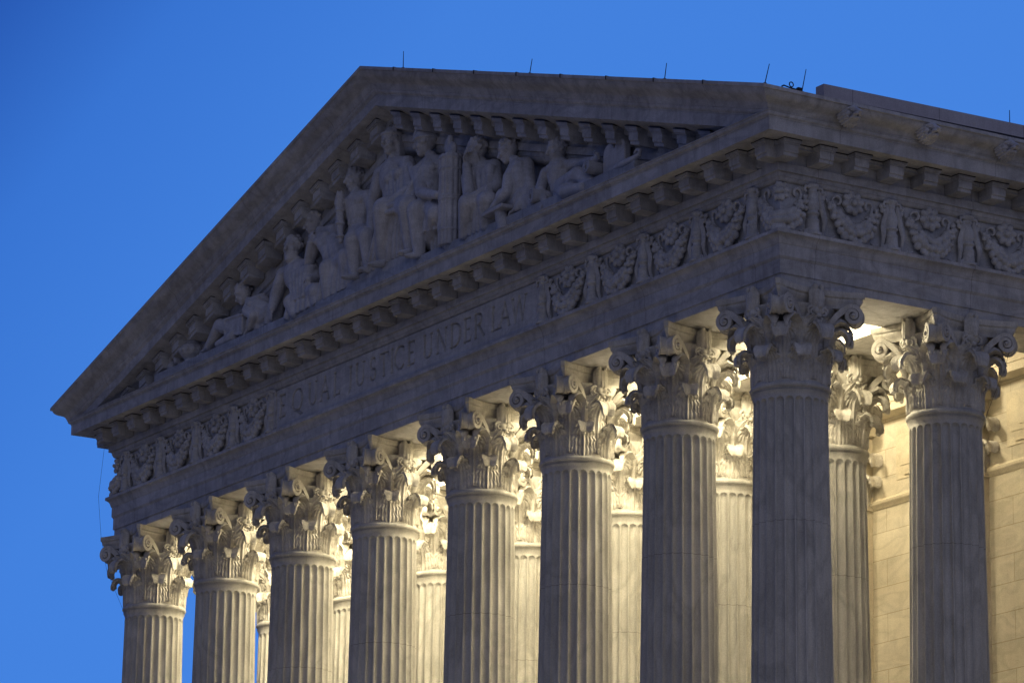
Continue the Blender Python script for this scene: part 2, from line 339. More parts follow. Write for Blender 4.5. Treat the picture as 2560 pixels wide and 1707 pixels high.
# ------------------------------------------------------------------ frieze carving
def candelabrum():
    m = MB()
    m.lathe([(0.0, 0), (.20, 0), (.205, .05), (.165, .09), (.15, .30), (.165, .36), (.125, .40), (.12, .46), (.165, .50), (.17, .53), (.13, .56), (.15, .62), (.165, .70), (.15, .80), (.115, .90), (.095, .99), (.09, 1.0), (.115, 1.02), (.115, 1.05), (.10, 1.07), (.14, 1.12), (.165, 1.17), (.13, 1.20), (0, 1.22)], 20)
    for s in (-1, 1):
        m.tube([(s*.17, -.02, .0), (s*.24, -.03, .03), (s*.23, -.02, .10), (s*.16, 0, .12)], .035, 6)
        m.tube([(s*.12, -.05, 1.12), (s*.22, -.06, 1.13), (s*.25, -.05, 1.04), (s*.19, -.05, 1.0)], .04, 6)
    return m.carved('candelabrum', M_FRZ, .016, 1)
def garland(seed):
    rr = random.Random(seed); m = MB()
    for i in range(15):
        for u0 in (-.75, -.05, .65):
            t = -.96+1.92*(i+.5*(u0 > -.5)*(u0 < .5))/14.5 + rr.uniform(-.02, .02); env = (1-abs(t)**2.2)
            if env < .12 and u0: continue
            u = u0+rr.uniform(-.12, .12); w = .035+.20*env; x = .74*t; zc = .22+.76*(abs(t)**1.9)
            nx, nz = -1.5*t/math.hypot(1, 1.5*t), 1/math.hypot(1, 1.5*t); rad = rr.uniform(.070, .098)*(.58+.52*env)
            m.ell((x+nx*u*w, -.05-.12*(1-u*u*.7)*env, zc+nz*u*w), (rad, rad, rad*rr.uniform(.95, 1.2)), 12)
    pts = [(.74*t, -.02, .20+.76*abs(t)**1.9) for t in [i/10-1 for i in range(21)]]
    m.tube(pts, [.02+.10*(1-abs(i/10-1)**2) for i in range(21)], 10)
    for t in (-.42, .40, 0):     # binding leaves
        x = .74*t; z = .20+.76*abs(t)**1.9; m.ell((x, -.10, z), (.035, .09, .17), 10)
    for s in (-1, 1):            # trailing ends under the swag
        m.tube([(s*.50, -.03, .10), (s*.60, -.05, .05), (s*.68, -.04, .08), (s*.70, -.03, .03)], .028, 6)
    return m.carved('garland', M_FRZ, .013, 0)
def ribbons():
    out = []
    for s in (-1, 1):
        m = MB(); pts = []; n = 22
        for i in range(n):
            t = i/(n-1); x = s*(.945 - .15*t + .025*math.sin(t*8)); z = 1.10-1.06*t
            pts.append((x, -.035-.045*math.sin(t*PI)-.02*math.sin(t*11), z, .05+.045*math.sin(PI*min(1, t*1.25))**.8))
        V = []
        for x, y, z, w in pts: V += [(x-w, y, z), (x-w*.2, y-.055, z), (x+w, y-.01, z), (x, y+.10, z)]
        F = [(i*4+k, i*4+(k+1) % 4, (i+1)*4+(k+1) % 4, (i+1)*4+k) for i in range(n-1) for k in range(4)] + [(3, 2, 1, 0), tuple(4*(n-1)+k for k in range(4))]
        m.add(V, F); m.ell((s*.80, -.05, 1.03), (.075, .05, .06), 10); m.ell((s*.83, -.04, .93), (.06, .05, .07), 10)
        out.append(m.carved('ribbon', M_FRZ, .014, 1))
    return out
def rosette():
    m = MB()
    m.ell((0, 0, 0), (.20, .05, .20), 20); m.ell((0, -.09, 0), (.06, .05, .06), 12)
    for i in range(8):
        a = 2*PI*i/8+.2; c = Vector((math.cos(a), 0, math.sin(a))); tt = Vector((-math.sin(a), 0, math.cos(a)))
        m.ell(c*.155+Vector((0, -.04, 0)), (.085, .065, .055), 10, (c, tt, Vector((0, 1, 0))))
    return m.carved('rosette', M_FRZ, .012, 1)
def scrolls():
    out = []
    for s in (-1, 1):
        m = MB(); pts = []
        for i in range(26):
            t = i/25; a = 4.6*t; rr_ = .14*(1-.55*t); pts.append((s*(.42+.02*t+rr_*math.cos(a)), -.02-.03*math.sin(PI*t), .93+rr_*math.sin(a)))
        m.tube(pts, [.018+.022*math.sin(PI*(i+2)/29) for i in range(26)], 8)
        m.tube([(s*.56, -.02, .93), (s*.52, -.03, .80), (s*.42, -.03, .70), (s*.36, -.02, .66)], [.035, .04, .03, .02], 8)
        out.append(m.carved('scrolled_ribbon', M_FRZ, .013, 1))
    return out
CAN = candelabrum(); GAR = [garland(3), garland(11)]; RIB = ribbons(); ROS = rosette(); SCR = scrolls()
ZQ = ZT+.006
def swag(x, y, rz, v):
    put('garland', GAR[v], fr, (x, y, ZQ), rz)
    put('rosette', ROS, fr, (x, y, ZQ+.95), rz, (1.35, 1.3, 1.25))
    for me in RIB: put('ribbon', me, fr, (x, y, ZQ), rz)
    for me in SCR: put('scrolled_ribbon', me, fr, (x, y, ZQ), rz)
def cand(x, y, rz): put('candelabrum', CAN, fr, (x, y, ZQ), rz)
yf, xr = -A-.02, A+.02
for k in range(4): swag(-1.1-2.2*k, yf, 0, k % 2); swag(-LEN+.02+1.1+2.2*k-.15, yf, 0, k % 2)
for k in range(5): cand(-2.2*k-.02, yf-.04, 0); cand(-LEN-.13+2.2*k, yf-.04, 0)
for k in range(4): swag(xr, 1.05+2.2*k, PI/2, k % 2); cand(xr+.04, -.08+2.2*k, PI/2)
# the swag that wraps round the near corner, and its mirror on the far one
def wrap(me, sgn=1):
    m2_ = me.copy(); m2_.name = me.name
    for v in m2_.vertices:
        x, y, z = v.co; d = -y
        if sgn > 0: v.co = (min(x, 0)+(d if x > -.0 else 0) + (x > 0)*0, (x if x > 0 else 0) - (d if x <= 0 else 0), z)
        else: v.co = (max(x, 0)-(d if x < 0 else 0), (-x if x < 0 else 0) - (d if x >= 0 else 0), z)
    return m2_
for sgn, xc in ((1, A+.006), (-1, -LEN-A-.006)):
    put('garland', wrap(GAR[0], sgn), fr, (xc, -A-.006, ZQ))
    put('rosette', wrap(ROS, sgn), fr, (xc, -A-.006, ZQ+.93))
    for me in RIB + SCR: put(me.name.split('.')[0], wrap(me, sgn), fr, (xc, -A-.006, ZQ))
put('candelabrum', CAN, fr, (-LEN-A-.06, -.05, ZQ), -PI/2)
# inscription panel : real incised letters
def glyph(ch):
    """strokes (x0,y0,x1,y1,w) in a box of height 1; w = half width; returns strokes, advance"""
    K, T = .062, .030; s = []
    def ln(a, b, c, d, w): s.append((a, b, c, d, w))
    def curve(cx, cy, rx, ry, a0, a1, wmax, wmin, n=14):
        for i in range(n):
            t0 = math.radians(a0+(a1-a0)*i/n); t1 = math.radians(a0+(a1-a0)*(i+1)/n); tm = (t0+t1)/2
            ln(cx+rx*math.cos(t0), cy+ry*math.sin(t0), cx+rx*math.cos(t1), cy+ry*math.sin(t1), wmin+(wmax-wmin)*abs(math.cos(tm)))
    def serif(x, y, h=.10): ln(x-h, y, x+h, y, T*.7)
    if ch == 'E': ln(.12, 0, .12, 1, K); ln(0, 0, .52, 0, T); ln(0, 1, .50, 1, T); ln(.12, .52, .42, .52, T); ln(.52, 0, .54, .14, T); ln(.50, 1, .51, .88, T); w = .56
    elif ch == 'Q': curve(.5, .5, .44, .50, 0, 360, K, T, 28); ln(.45, .05, .80, -.16, K); ln(.80, -.16, .98, -.20, T); w = 1.0
    elif ch == 'U': ln(.12, .30, .12, 1, K); ln(.68, .28, .68, 1, T); curve(.40, .30, .28, .30, 180, 360, K, T); serif(.12, 1); serif(.68, 1); w = .80
    elif ch == 'A': ln(.08, 0, .42, 1, T); ln(.42, 1, .78, 0, K); ln(.22, .36, .62, .36, T); serif(.08, 0); serif(.78, 0); w = .86
    elif ch == 'L': ln(.12, 0, .12, 1, K); ln(0, 0, .54, 0, T); ln(.54, 0, .57, .16, T); serif(.12, 1); w = .60
    elif ch == 'J': ln(.20, .05, .20, 1, K); ln(.20, .05, .06, -.18, T); serif(.20, 1); w = .32
    elif ch == 'S': curve(.27, .74, .20, .25, 20, 270, K*.8, T); curve(.27, .25, .23, .25, 90, -150, K, T); w = .54
    elif ch == 'T': ln(.36, 0, .36, 1, K); ln(.02, 1, .70, 1, T); ln(.02, 1, .0, .86, T); ln(.70, 1, .72, .86, T); serif(.36, 0); w = .74
    elif ch == 'I': ln(.12, 0, .12, 1, K); serif(.12, 0); serif(.12, 1); w = .24
    elif ch == 'C': curve(.50, .5, .44, .50, 48, 312, K, T, 22); ln(.79, .87, .80, .74, T); w = .86
    elif ch == 'N': ln(.12, 0, .12, 1, T); ln(.12, 1, .76, 0, K); ln(.76, 0, .76, 1, T); serif(.12, 0); serif(.76, 1); serif(.08, 1, .07); w = .88
    elif ch == 'D': ln(.12, 0, .12, 1, K); curve(.30, .5, .50, .50, -90, 90, K, T); ln(0, 0, .30, 0, T); ln(0, 1, .30, 1, T); w = .84
    elif ch == 'R': ln(.12, 0, .12, 1, K); curve(.30, .76, .26, .24, -90, 90, K, T); ln(0, 1, .30, 1, T); ln(.12, .52, .30, .52, T); ln(.34, .52, .74, 0, K); ln(.74, 0, .84, 0, T); serif(.12, 0); w = .84
    elif ch == 'W': ln(.06, 1, .32, 0, K); ln(.32, 0, .56, 1, T); ln(.56, 1, .84, 0, K); ln(.84, 0, 1.08, 1, T); serif(.06, 1); serif(1.08, 1); w = 1.14
    return s, w
HL = .60; ZL = 3.70
TEXT = [(-22.12, 'E'), (-21.42, 'Q'), (-20.52, 'U'), (-19.88, 'A'), (-19.15, 'L'), (-18.36, 'J'), (-17.98, 'U'), (-17.24, 'S'), (-16.72, 'T'), (-16.16, 'I'), (-15.98, 'C'), (-15.28, 'E'),
        (-14.52, 'U'), (-13.86, 'N'), (-13.17, 'D'), (-12.52, 'E'), (-12.02, 'R'), (-11.20, 'L'), (-10.84, 'A'), (-10.26, 'W')]
x0p, x1p, z0p, z1p = -22.28, -8.98, ZT+.02, 4.49; hx = .0145
xs = np.arange(x0p, x1p+hx, hx); zs = np.arange(z0p, z1p, .0145)
D = np.zeros((len(xs), len(zs)))
for lx, ch in TEXT:
    st, w = glyph(ch)
    i0 = max(0, int((lx-.2-x0p)/hx)); i1 = min(len(xs), int((lx+w*HL+.2-x0p)/hx)); X, Z = np.meshgrid(xs[i0:i1], zs, indexing='ij')
    for (a, b, c, d, hw) in st:
        ax, az, bx, bz = lx+a*HL, ZL+b*HL, lx+c*HL, ZL+d*HL; vx, vz = bx-ax, bz-az; l2 = vx*vx+vz*vz+1e-9
        tt = np.clip(((X-ax)*vx+(Z-az)*vz)/l2, 0, 1); ds = np.hypot(X-ax-tt*vx, Z-az-tt*vz)
        D[i0:i1] = np.maximum(D[i0:i1], np.clip(hw*HL*1.15+.004-ds, 0, .05))
Yp = -A-.085 + np.minimum(D*5, .082)
P = np.zeros((len(xs), len(zs), 3)); P[..., 0] = xs[:, None]; P[..., 2] = zs[None, :]; P[..., 1] = Yp
m = MB(); m.grid(P)
nv = len(zs); nx_ = len(xs)
m.add([(x0p, -A, z0p), (xs[-1], -A, z0p), (xs[-1], -A, zs[-1]), (x0p, -A, zs[-1]), (x0p, -A-.0849, z0p), (xs[-1], -A-.0849, z0p), (xs[-1], -A-.0849, zs[-1]), (x0p, -A-.0849, zs[-1])], [(0, 4, 5, 1), (1, 5, 6, 2), (3, 2, 6, 7), (0, 3, 7, 4)])
ip = m.out('inscription_panel', M_FRZ, fr, ang=50); tag(ip, 'plain frieze panel with the incised words EQUAL JUSTICE UNDER LAW')
for s in (-1, 1):   # framing half piers at the ends of the panel
    x = x0p-.10 if s < 0 else xs[-1]+.10
    m = MB(); m.box(x-.095, x+.095, -A-.105, -A, ZT+.02, 4.46); m.box(x-.11, x+.11, -A-.12, -A-.01, 3.86, 3.90); m.box(x-.11, x+.11, -A-.12, -A-.01, 3.45, 3.50); m.out('panel_pier', M_FRZ, fr, smooth=False)

# lion heads on the side sima
def lion():
    m = MB(); X = Vector
    m.ell((0, .04, 0), (.21, .16, .22), 16); m.ell((0, -.06, .10), (.15, .13, .12), 12)
    m.cap((0, -.12, .10), (0, -.27, -.02), .075, .062, 12); m.ell((0, -.315, -.03), (.062, .035, .035), 10)          # bridge and nose
    for s in (-1, 1):
        m.ell((s*.058, -.235, -.075), (.062, .072, .048), 12); m.cap((s*.05, -.20, -.10), (s*.11, -.14, -.15), .035, .03, 8)                                                              # upper lip
        m.cap((s*.035, -.165, .115), (s*.14, -.10, .10), .036, .034, 8); m.ell((s*.085, -.135, .055), (.036, .03, .024), 8)  # brow, eye
        m.ell((s*.135, -.07, -.03), (.065, .08, .075), 10); m.ell((s*.165, -.02, .185), (.05, .04, .06), 10)            # cheek, ear
    m.ell((0, -.175, -.165), (.08, .085, .045), 10); m.ell((0, -.08, -.17), (.11, .09, .06), 10)                           # jaw
    m.ell((0, .05, -.01), (.285, .12, .275), 18)
    for r_, y_, n_, w_ in ((.20, -.06, 15, .055), (.255, -.01, 19, .055), (.285, .05, 22, .05)):
        for i in range(n_):
            a = 2*PI*(i+.4*(r_ > .24))/n_; ca, sa = math.cos(a), math.sin(a)*.95
            m.tube([((r_-.05)*ca, y_-.01, (r_-.05)*sa), (r_*ca, y_-.025, r_*sa-.01), ((r_+.02)*ca, y_+.03, (r_+.02)*sa-.03)], [w_*.6, w_*.75, w_*.6], 7)
    return m.carved('lion_head', M_STA, .0105, 1)
LION = lion()
for y in (.03, 2.23, 4.48, 6.7): put('lion_head', LION, fl, (A+1.34, y, 5.88), PI/2, (.92, 1.3, .88))

# ------------------------------------------------------------------ inner architrave over the second row, ceilings, back wall
y2 = 4.366
ia = [(-A, ZA), (-A, 2.55), (-A-.03, 2.56), (-A-.03, 2.86), (-A-.06, 2.87), (-A-.06, 2.98), (-A-.16, 3.08), (-A-.18, 3.30), (-A-.18, 3.42), (A+.18, 3.42), (A+.18, 3.30), (A+.16, 3.08), (A+.06, 2.98), (A+.06, 2.87), (A+.03, 2.86), (A+.03, 2.56), (A, 2.55), (A, ZA)]
xa, xb = -LEN+A-.002, -A+.002
n = len(ia); V = [(xa, y2+o, z) for o, z in ia] + [(xb, y2+o, z) for o, z in ia]; F = [(j, n+j, n+(j+1) % n, (j+1) % n) for j in range(n)]
mesh('inner_architrave', V, F, M_CAP, B, ang=20)
# ceiling slab with shallow coffers
c = MB(); c.box(-LEN+.5, -.5, .5, 9.2, 3.62, 3.80)
for i in range(15): x = -1.6-2.0*i; c.box(x-.18, x+.18, .92, y2-A-.2, 3.40, 3.618); c.box(x-.18, x+.18, y2+A+.2, 8.2, 3.40, 3.618)
c.out('portico_ceiling', M_CAP, B, smooth=False)
# back wall
YW = 8.74
w = MB(); w.box(-LEN-4, 6.0, YW, YW+.8, ZF, 3.9); wall = w.out('back_wall', M_WAL, B, smooth=False)
# belt course at necking height
pr = [(0, -.10), (.03, -.09), (.05, -.04), (.10, .0), (.115, .03), (.115, .09), (.06, .12), (.045, .16), (0, .17)]
n = len(pr); V = [(-LEN, YW-o, z) for o, z in pr] + [(6.0, YW-o, z) for o, z in pr]; mesh('belt_course', V, [(j, n+j, n+j+1, j+1) for j in range(n-1)], M_WLP, wall, ang=30)
# wall architrave above the pilasters
pr = [(0, ZA), (.46, ZA), (.46, 2.40), (.49, 2.41), (.49, 2.66), (.52, 2.67), (.52, 2.78), (.62, 2.90), (.64, 2.98), (.64, 3.30), (0, 3.30)]
n = len(pr); V = [(-LEN, YW-o, z) for o, z in pr] + [(6.0, YW-o, z) for o, z in pr]; mesh('wall_architrave', V, [(j, n+j, n+(j+1) % n, (j+1) % n) for j in range(n)], M_WLP, wall, ang=20)
# raised rectangular panels in the wall between pilaster capitals
for k in range(7):
    xc = (colx(k)+colx(k+1))/2 if k else -2.2; m = MB()
    m.box(xc-.95, xc+.95, YW-.018, YW+.05, .52, 1.86); m.box(xc-.80, xc-.02, YW-.034, YW-.016, .86, 1.68); m.out('wall_panel', M_WLP, wall, smooth=False)
    m = MB(); m.box(xc-.62, xc+.75, YW-.05, YW-.019, .60, .64); m.box(xc-.45, xc+.75, YW-.052, YW-.019, 1.00, 1.03); m.out('panel_fillet', M_WLP, wall, smooth=False)

# ================================================================== COLUMNS
def spline(pts, t):
    """Catmull-Rom through pts at t in [0,1]"""
    n = len(pts)-1; x = min(max(t, 0), .99999)*n; i = int(x); f = x-i
    p = [np.array(pts[max(0, min(n, i+k))], float) for k in (-1, 0, 1, 2)]
    return .5*((2*p[1]) + (-p[0]+p[2])*f + (2*p[0]-5*p[1]+4*p[2]-p[3])*f*f + (-p[0]+3*p[1]-3*p[2]+p[3])*f**3)
def leaf_mesh(name, line, width, nu=49, nv=96, th=.075, lobes=5.5):
    P = np.zeros((nu, nv, 3))
    L_ = np.array([spline(line, j/(nv-1)) for j in range(nv)])      # (r,z)
    T = np.gradient(L_, axis=0); T /= np.linalg.norm(T, axis=1)[:, None]; Nn = np.stack([T[:, 1], -T[:, 0]], 1)   # outward normal in the (r,z) plane
    for j in range(nv):
        v = j/(nv-1); w0 = spline(width, v)[0]
        saw = abs(math.sin(PI*lobes*v))**.55
        w = w0*((.76+.24*saw) if v < .62 else (.90+.10*abs(math.sin(PI*9*v))))
        for i in range(nu):
            u = -1+2*i/(nu-1); a = abs(u); t_ = u*w; nrm = 0.0
            nrm += .022*math.exp(-(u/.11)**2)*(1-.4*v)                                    # midrib
            nrm += .017*math.cos(2*PI*3.4*a)*(1-.35*v)*(1-a*.3)                               # long folds beside the rib
            nrm += .030*math.sin(2*PI*(lobes*v-.55*a))*a**1.3*(1 if v < .5 else max(0, 1-(v-.5)*4))                            # lobes
            nrm += -.02*a**2
            if v < .66:                                                                     # drilled eyes between the lobes
                for k_ in range(1, 5): nrm -= .045*math.exp(-((v-(k_+.15)/lobes)/.014)**2-((a-.60)/.10)**2)
                nrm -= .016*math.exp(-((a-.27)/.045)**2)*min(1, v*6)
            if v > .62: nrm += -.05*min(1, (v-.62)/.2)*a**2 + .013*math.cos(2*PI*4*u)*min(1, (v-.62)/.15)   # cupped, ribbed tip
            r_, z_ = L_[j] + Nn[j]*nrm; rr_ = max(L_[0][0]*.98, .5)
            r_ -= t_*t_/(2.0*rr_)*(1 if v < .5 else max(.25, 1-(v-.5)*2))
            P[i, j] = (r_, t_, z_)
    du = np.gradient(P, axis=0); dv = np.gradient(P, axis=1); Q = np.cross(du, dv); Q /= (np.linalg.norm(Q, axis=2)[..., None]+1e-9)
    if Q[nu//2, 5, 0] < 0: Q = -Q
    Bk = P - Q*th; m = MB(); m.grid(P); m.grid(Bk[::-1]); off = nu*nv
    def bi(i, j): return off+(nu-1-i)*nv+j
    F = []
    for j in range(nv-1): F += [(j, j+1, bi(0, j+1), bi(0, j)), ((nu-1)*nv+j+1, (nu-1)*nv+j, bi(nu-1, j), bi(nu-1, j+1))]
    for i in range(nu-1): F += [(i*nv, bi(i, 0), bi(i+1, 0), (i+1)*nv), (i*nv+nv-1, (i+1)*nv+nv-1, bi(i+1, nv-1), bi(i, nv-1))]
    m.F += F
    ob = m.out(name, M_CAP, None, ang=60); me = ob.data; bpy.data.objects.remove(ob); return me
LOW = leaf_mesh('lower_leaf', [(.865, .03), (.875, .2), (.885, .38), (.91, .54), (.96, .67), (1.03, .745), (1.10, .73), (1.14, .65), (1.13, .55)],
                [(.34,), (.34,), (.34,), (.31,), (.255,), (.225,), (.215,), (.20,), (.13,)], lobes=6)
UPP = leaf_mesh('upper_leaf', [(.87, .10), (.88, .45), (.89, .72), (.92, .96), (.99, 1.14), (1.10, 1.245), (1.21, 1.22), (1.28, 1.10), (1.265, .96)],
                [(.20,), (.30,), (.345,), (.34,), (.295,), (.25,), (.235,), (.215,), (.14,)], lobes=6)
def volute_mesh():
    """outer volute from the stalk at 22.5 deg to the corner at 45 deg (mirrored for the other side)"""
    a0 = math.radians(24); a1 = math.radians(43.2); p0 = Vector((.93*math.cos(a0), .93*math.sin(a0), 0)); p1 = Vector((1.60*math.cos(a1), 1.60*math.sin(a1), 0))
    d = (p1-p0); Ls = d.length; d.normalize(); nrm = Vector((d.y, -d.x, 0))
    cx, cz, R0 = Ls-.20, 1.625, .185; pts = []
    st = math.radians(112); sx, sz = cx+R0*math.cos(st), cz+R0*math.sin(st); tx, tz = math.sin(st), -math.cos(st)
    b0, b1, b2, b3 = (0, 1.12), (.02, 1.42), (sx-tx*.25, sz-tz*.25), (sx, sz)
    for i in range(14):
        t = i/14; q = (1-t); pts.append((q**3*b0[0]+3*q*q*t*b1[0]+3*q*t*t*b2[0]+t**3*b3[0], q**3*b0[1]+3*q*q*t*b1[1]+3*q*t*t*b2[1]+t**3*b3[1], .05+.02*t))
    for i in range(44):
        t = i/43; a = st-t*2*PI*1.75; R = R0*(1-t)**.9+.03; pts.append((cx+R*math.cos(a), cz+R*math.sin(a), .035*(1-t*.5)+.012))
    m = MB(); V = []; n = len(pts)
    for i in range(n):
        x, z, h = pts[i]; x2, z2, _ = pts[min(i+1, n-1)]; x1, z1, _ = pts[max(i-1, 0)]; tx_, tz_ = x2-x1, z2-z1; l = math.hypot(tx_, tz_); nx, nz = -tz_/l, tx_/l
        t = i/(n-1); hw = (.105 if i < 14 else .105+.03*t)*(1 if i > 3 else .7)
        for (e, s_) in ((h, -1), (h*1.25, -.82), (h*.55, -.6), (h*.55, .6), (h*1.25, .82), (h, 1), (-h, 1), (-h, -1)):
            V.append(p0 + d*(x+nx*e) + nrm*(hw*s_) + Vector((0, 0, z+nz*e)))
    k = 8; F = [(i*k+j, i*k+(j+1) % k, (i+1)*k+(j+1) % k, (i+1)*k+j) for i in range(n-1) for j in range(k)] + [tuple(reversed(range(k))), tuple((n-1)*k+j for j in range(k))]
    m.add(V, F)
    # eye of the scroll, and the pointed leaf with its berry hanging under it
    c_ = p0+d*cx+Vector((0, 0, cz)); m.cap(c_-nrm*.13, c_+nrm*.13, .05, .05, 10); m.tube([c_-nrm*.06, c_-nrm*.05, c_+nrm*.05, c_+nrm*.06], [.01, .18, .18, .01], 24)
    pp = [p0+d*.02+Vector((0, 0, 1.16)), p0+d*.12+Vector((0, 0, 1.34)), p0+d*.30+Vector((0, 0, 1.45)), p0+d*.44+Vector((0, 0, 1.42)), p0+d*.52+Vector((0, 0, 1.32)), p0+d*.54+Vector((0, 0, 1.22))]
    V = []
    for i, q_ in enumerate(pp):
        w_ = (.12, .16, .17, .14, .09, .045)[i]; h_ = (.08, .10, .10, .08, .06, .04)[i]
        V += [q_-nrm*w_, q_-nrm*w_*.4+Vector((0, 0, h_)), q_+nrm*w_*.4+Vector((0, 0, h_)), q_+nrm*w_, q_-Vector((0, 0, h_*.5))]
    m.add(V, [(i*5+j, i*5+(j+1) % 5, (i+1)*5+(j+1) % 5, (i+1)*5+j) for i in range(5) for j in range(5)] + [(4, 3, 2, 1, 0), (25, 26, 27, 28, 29)])
    m.ell(pp[-1]+Vector((0, 0, -.03)), (.045, .045, .06), 8)
    return m
def mirror(me):
    V = [v.co[:] for v in me.vertices]; F = [tuple(reversed(p.vertices)) for p in me.polygons]
    ob = mesh(me.name, [(x, -y, z) for x, y, z in V], F, M_CAP, None, ang=40); r_ = ob.data; bpy.data.objects.remove(ob); return r_
ob = volute_mesh().out('volute', M_CAP, None, ang=40); VOL = ob.data; bpy.data.objects.remove(ob); VOLM = mirror(VOL)
def helix_mesh():
    """inner scroll from the stalk at 22.5 deg curling beside the flower at 0 deg"""
    m = MB(); pts = []; rad = []
    for i in range(12):
        t = i/11; a = math.radians(21-9*t); r_ = .93+.10*t; pts.append((r_*math.cos(a), r_*math.sin(a), 1.12+.44*t)); rad.append(.055-.01*t)
    cx_, cz_ = .155, 1.60
    for i in range(30):
        t = i/29; a = math.radians(20+480*t); R = .10*(1-t)+.02; yy = cx_+R*math.cos(a); r_ = 1.04+.03*t; pts.append((r_, yy, cz_+R*math.sin(a))); rad.append(.04*(1-.45*t))
    m.tube(pts, rad, 8)
    return m
ob = helix_mesh().out('helix', M_CAP, None); HEL = ob.data; bpy.data.objects.remove(ob); HELM = mirror(HEL)
def stalk_mesh():
    """fluted stalk and its split leaf sheath, at angle 0"""
    m = MB()
    V = []; n = 12; prof = [(.055, .55), (.062, .8), (.075, 1.0), (.105, 1.06), (.105, 1.10), (.085, 1.13), (.10, 1.2), (.14, 1.32)]
    for i in range(n):
        a = 2*PI*i/n; f = 1+.12*math.cos(4*a)
        for r_, z in prof: V.append((.90+(z-.55)*.06+r_*f*math.cos(a), r_*f*math.sin(a), z))
    k = len(prof); m.add(V, [(i*k+j, ((i+1) % n)*k+j, ((i+1) % n)*k+j+1, i*k+j+1) for i in range(n) for j in range(k-1)])
    for s in (-1, 1):     # the two leaves of the sheath, serrated and spreading
        nn = 16; P = np.zeros((9, nn, 3))
        for j in range(nn):
            v = j/(nn-1); cyy = s*(.04+.26*v**1.3); w_ = (.07+.135*math.sin(PI*min(v*1.1, 1)))*(.8+.2*abs(math.sin(PI*4*v))); zz = 1.14+.40*v-.06*v*v; rr_ = .98+.10*v+.10*v**3
            for i in range(9):
                u = -1+i/4; P[i, j] = (rr_+.02*math.cos(2*PI*1.5*u)-.04*u*u, cyy+s*u*w_, zz-u*s*s*w_*.5)
        m.grid(P); m.grid(P[::-1]-np.array([.03, 0, 0]))
    return m
ob = stalk_mesh().out('stalk', M_CAP, None, ang=50); STK = ob.data; bpy.data.objects.remove(ob)
def fleuron_mesh():
    m = MB()
    m.cap((.96, 0, 1.22), (1.01, 0, 1.52), .06, .08); 
    for s in (-1, 1):
        m.ell((1.02, s*.085, 1.93), (.13, .095, .30), 14); m.ell((1.05, s*.07, 1.62), (.10, .10, .10), 10)
        m.ell((1.08, s*.085, 2.17), (.075, .06, .085), 10); m.cap((1.0, s*.17, 2.06), (1.0, s*.13, 1.62), .04, .07)
        m.ell((1.06, s*.11, 1.44), (.055, .055, .05), 8); m.ell((1.10, s*.04, 1.36), (.05, .05, .05), 8)
        m.cap((1.13, s*.03, 2.1), (1.15, s*.035, 1.7), .022, .03, 6)
    m.ell((1.10, 0, 1.50), (.06, .07, .05), 8); m.ell((1.0, 0, 1.80), (.14, .11, .32), 12); m.ell((1.10, 0, 1.80), (.06, .05, .16), 8)
    return m.carved('fleuron', M_CAP, .018, 1)
FLE = fleuron_mesh()
def abacus_mesh():
    """concave-sided moulded slab with cut corners"""
    H = 1.235; prof = [(-.13, 1.80), (-.13, 1.83), (-.10, 1.90), (-.06, 1.95), (-.05, 1.99), (-.05, 2.02), (-.01, 2.05), (0, 2.09), (0, 2.176)]
    m = MB(); ring = []
    pts = []
    for side in range(4):
        a = side*PI/2; n = 20
        for i in range(n+1):
            s = -1+2*i/n; y = s*(H-.075); x = H - .30*(1-s*s)**1.0 - .0
            nx, ny = 1.0, -.55*s*1.0; l = math.hypot(nx, ny)
            pts.append((x, y, nx/l, ny/l, a))
    V = []; k = len(prof)
    for (x, y, nx, ny, a) in pts:
        for o, z in prof:
            X_ = x+o*nx*1.0; Y_ = y*(1+o*.55/H); V.append((X_*math.cos(a)-Y_*math.sin(a), X_*math.sin(a)+Y_*math.cos(a), z))
    n = len(pts); F = [(i*k+j, ((i+1) % n)*k+j, ((i+1) % n)*k+j+1, i*k+j+1) for i in range(n) for j in range(k-1)]
    F.append(tuple(i*k+k-1 for i in range(n))); F.append(tuple(i*k for i in reversed(range(n))))
    m.add(V, F); ob = m.out('abacus', M_CAP, None, ang=30); me = ob.data; bpy.data.objects.remove(ob); return me
ABA = abacus_mesh()
def bell_mesh():
    m = MB(); m.lathe([(.85, 0.0), (.865, .5), (.88, 1.0), (.92, 1.35), (.95, 1.62), (1.02, 1.74), (1.03, 1.79), (.8, 1.80)], 64); ob = m.out('capital', M_CAP, None); me = ob.data; bpy.data.objects.remove(ob); return me
BEL = bell_mesh()
def ring_mesh():
    pr = [(.83, -.19), (.838, -.15), (.855, -.125), (.862, -.112)] + [(.848+.068*math.cos(a), -.035+.068*math.sin(a)) for a in [math.radians(x) for x in range(-75, 91, 15)]] + [(.858, .03), (.853, .07), (.84, .075)]
    m = MB(); m.lathe(pr, 96); ob = m.out('necking_ring', M_COL, None, ang=50); me = ob.data; bpy.data.objects.remove(ob); return me
RNG = ring_mesh()
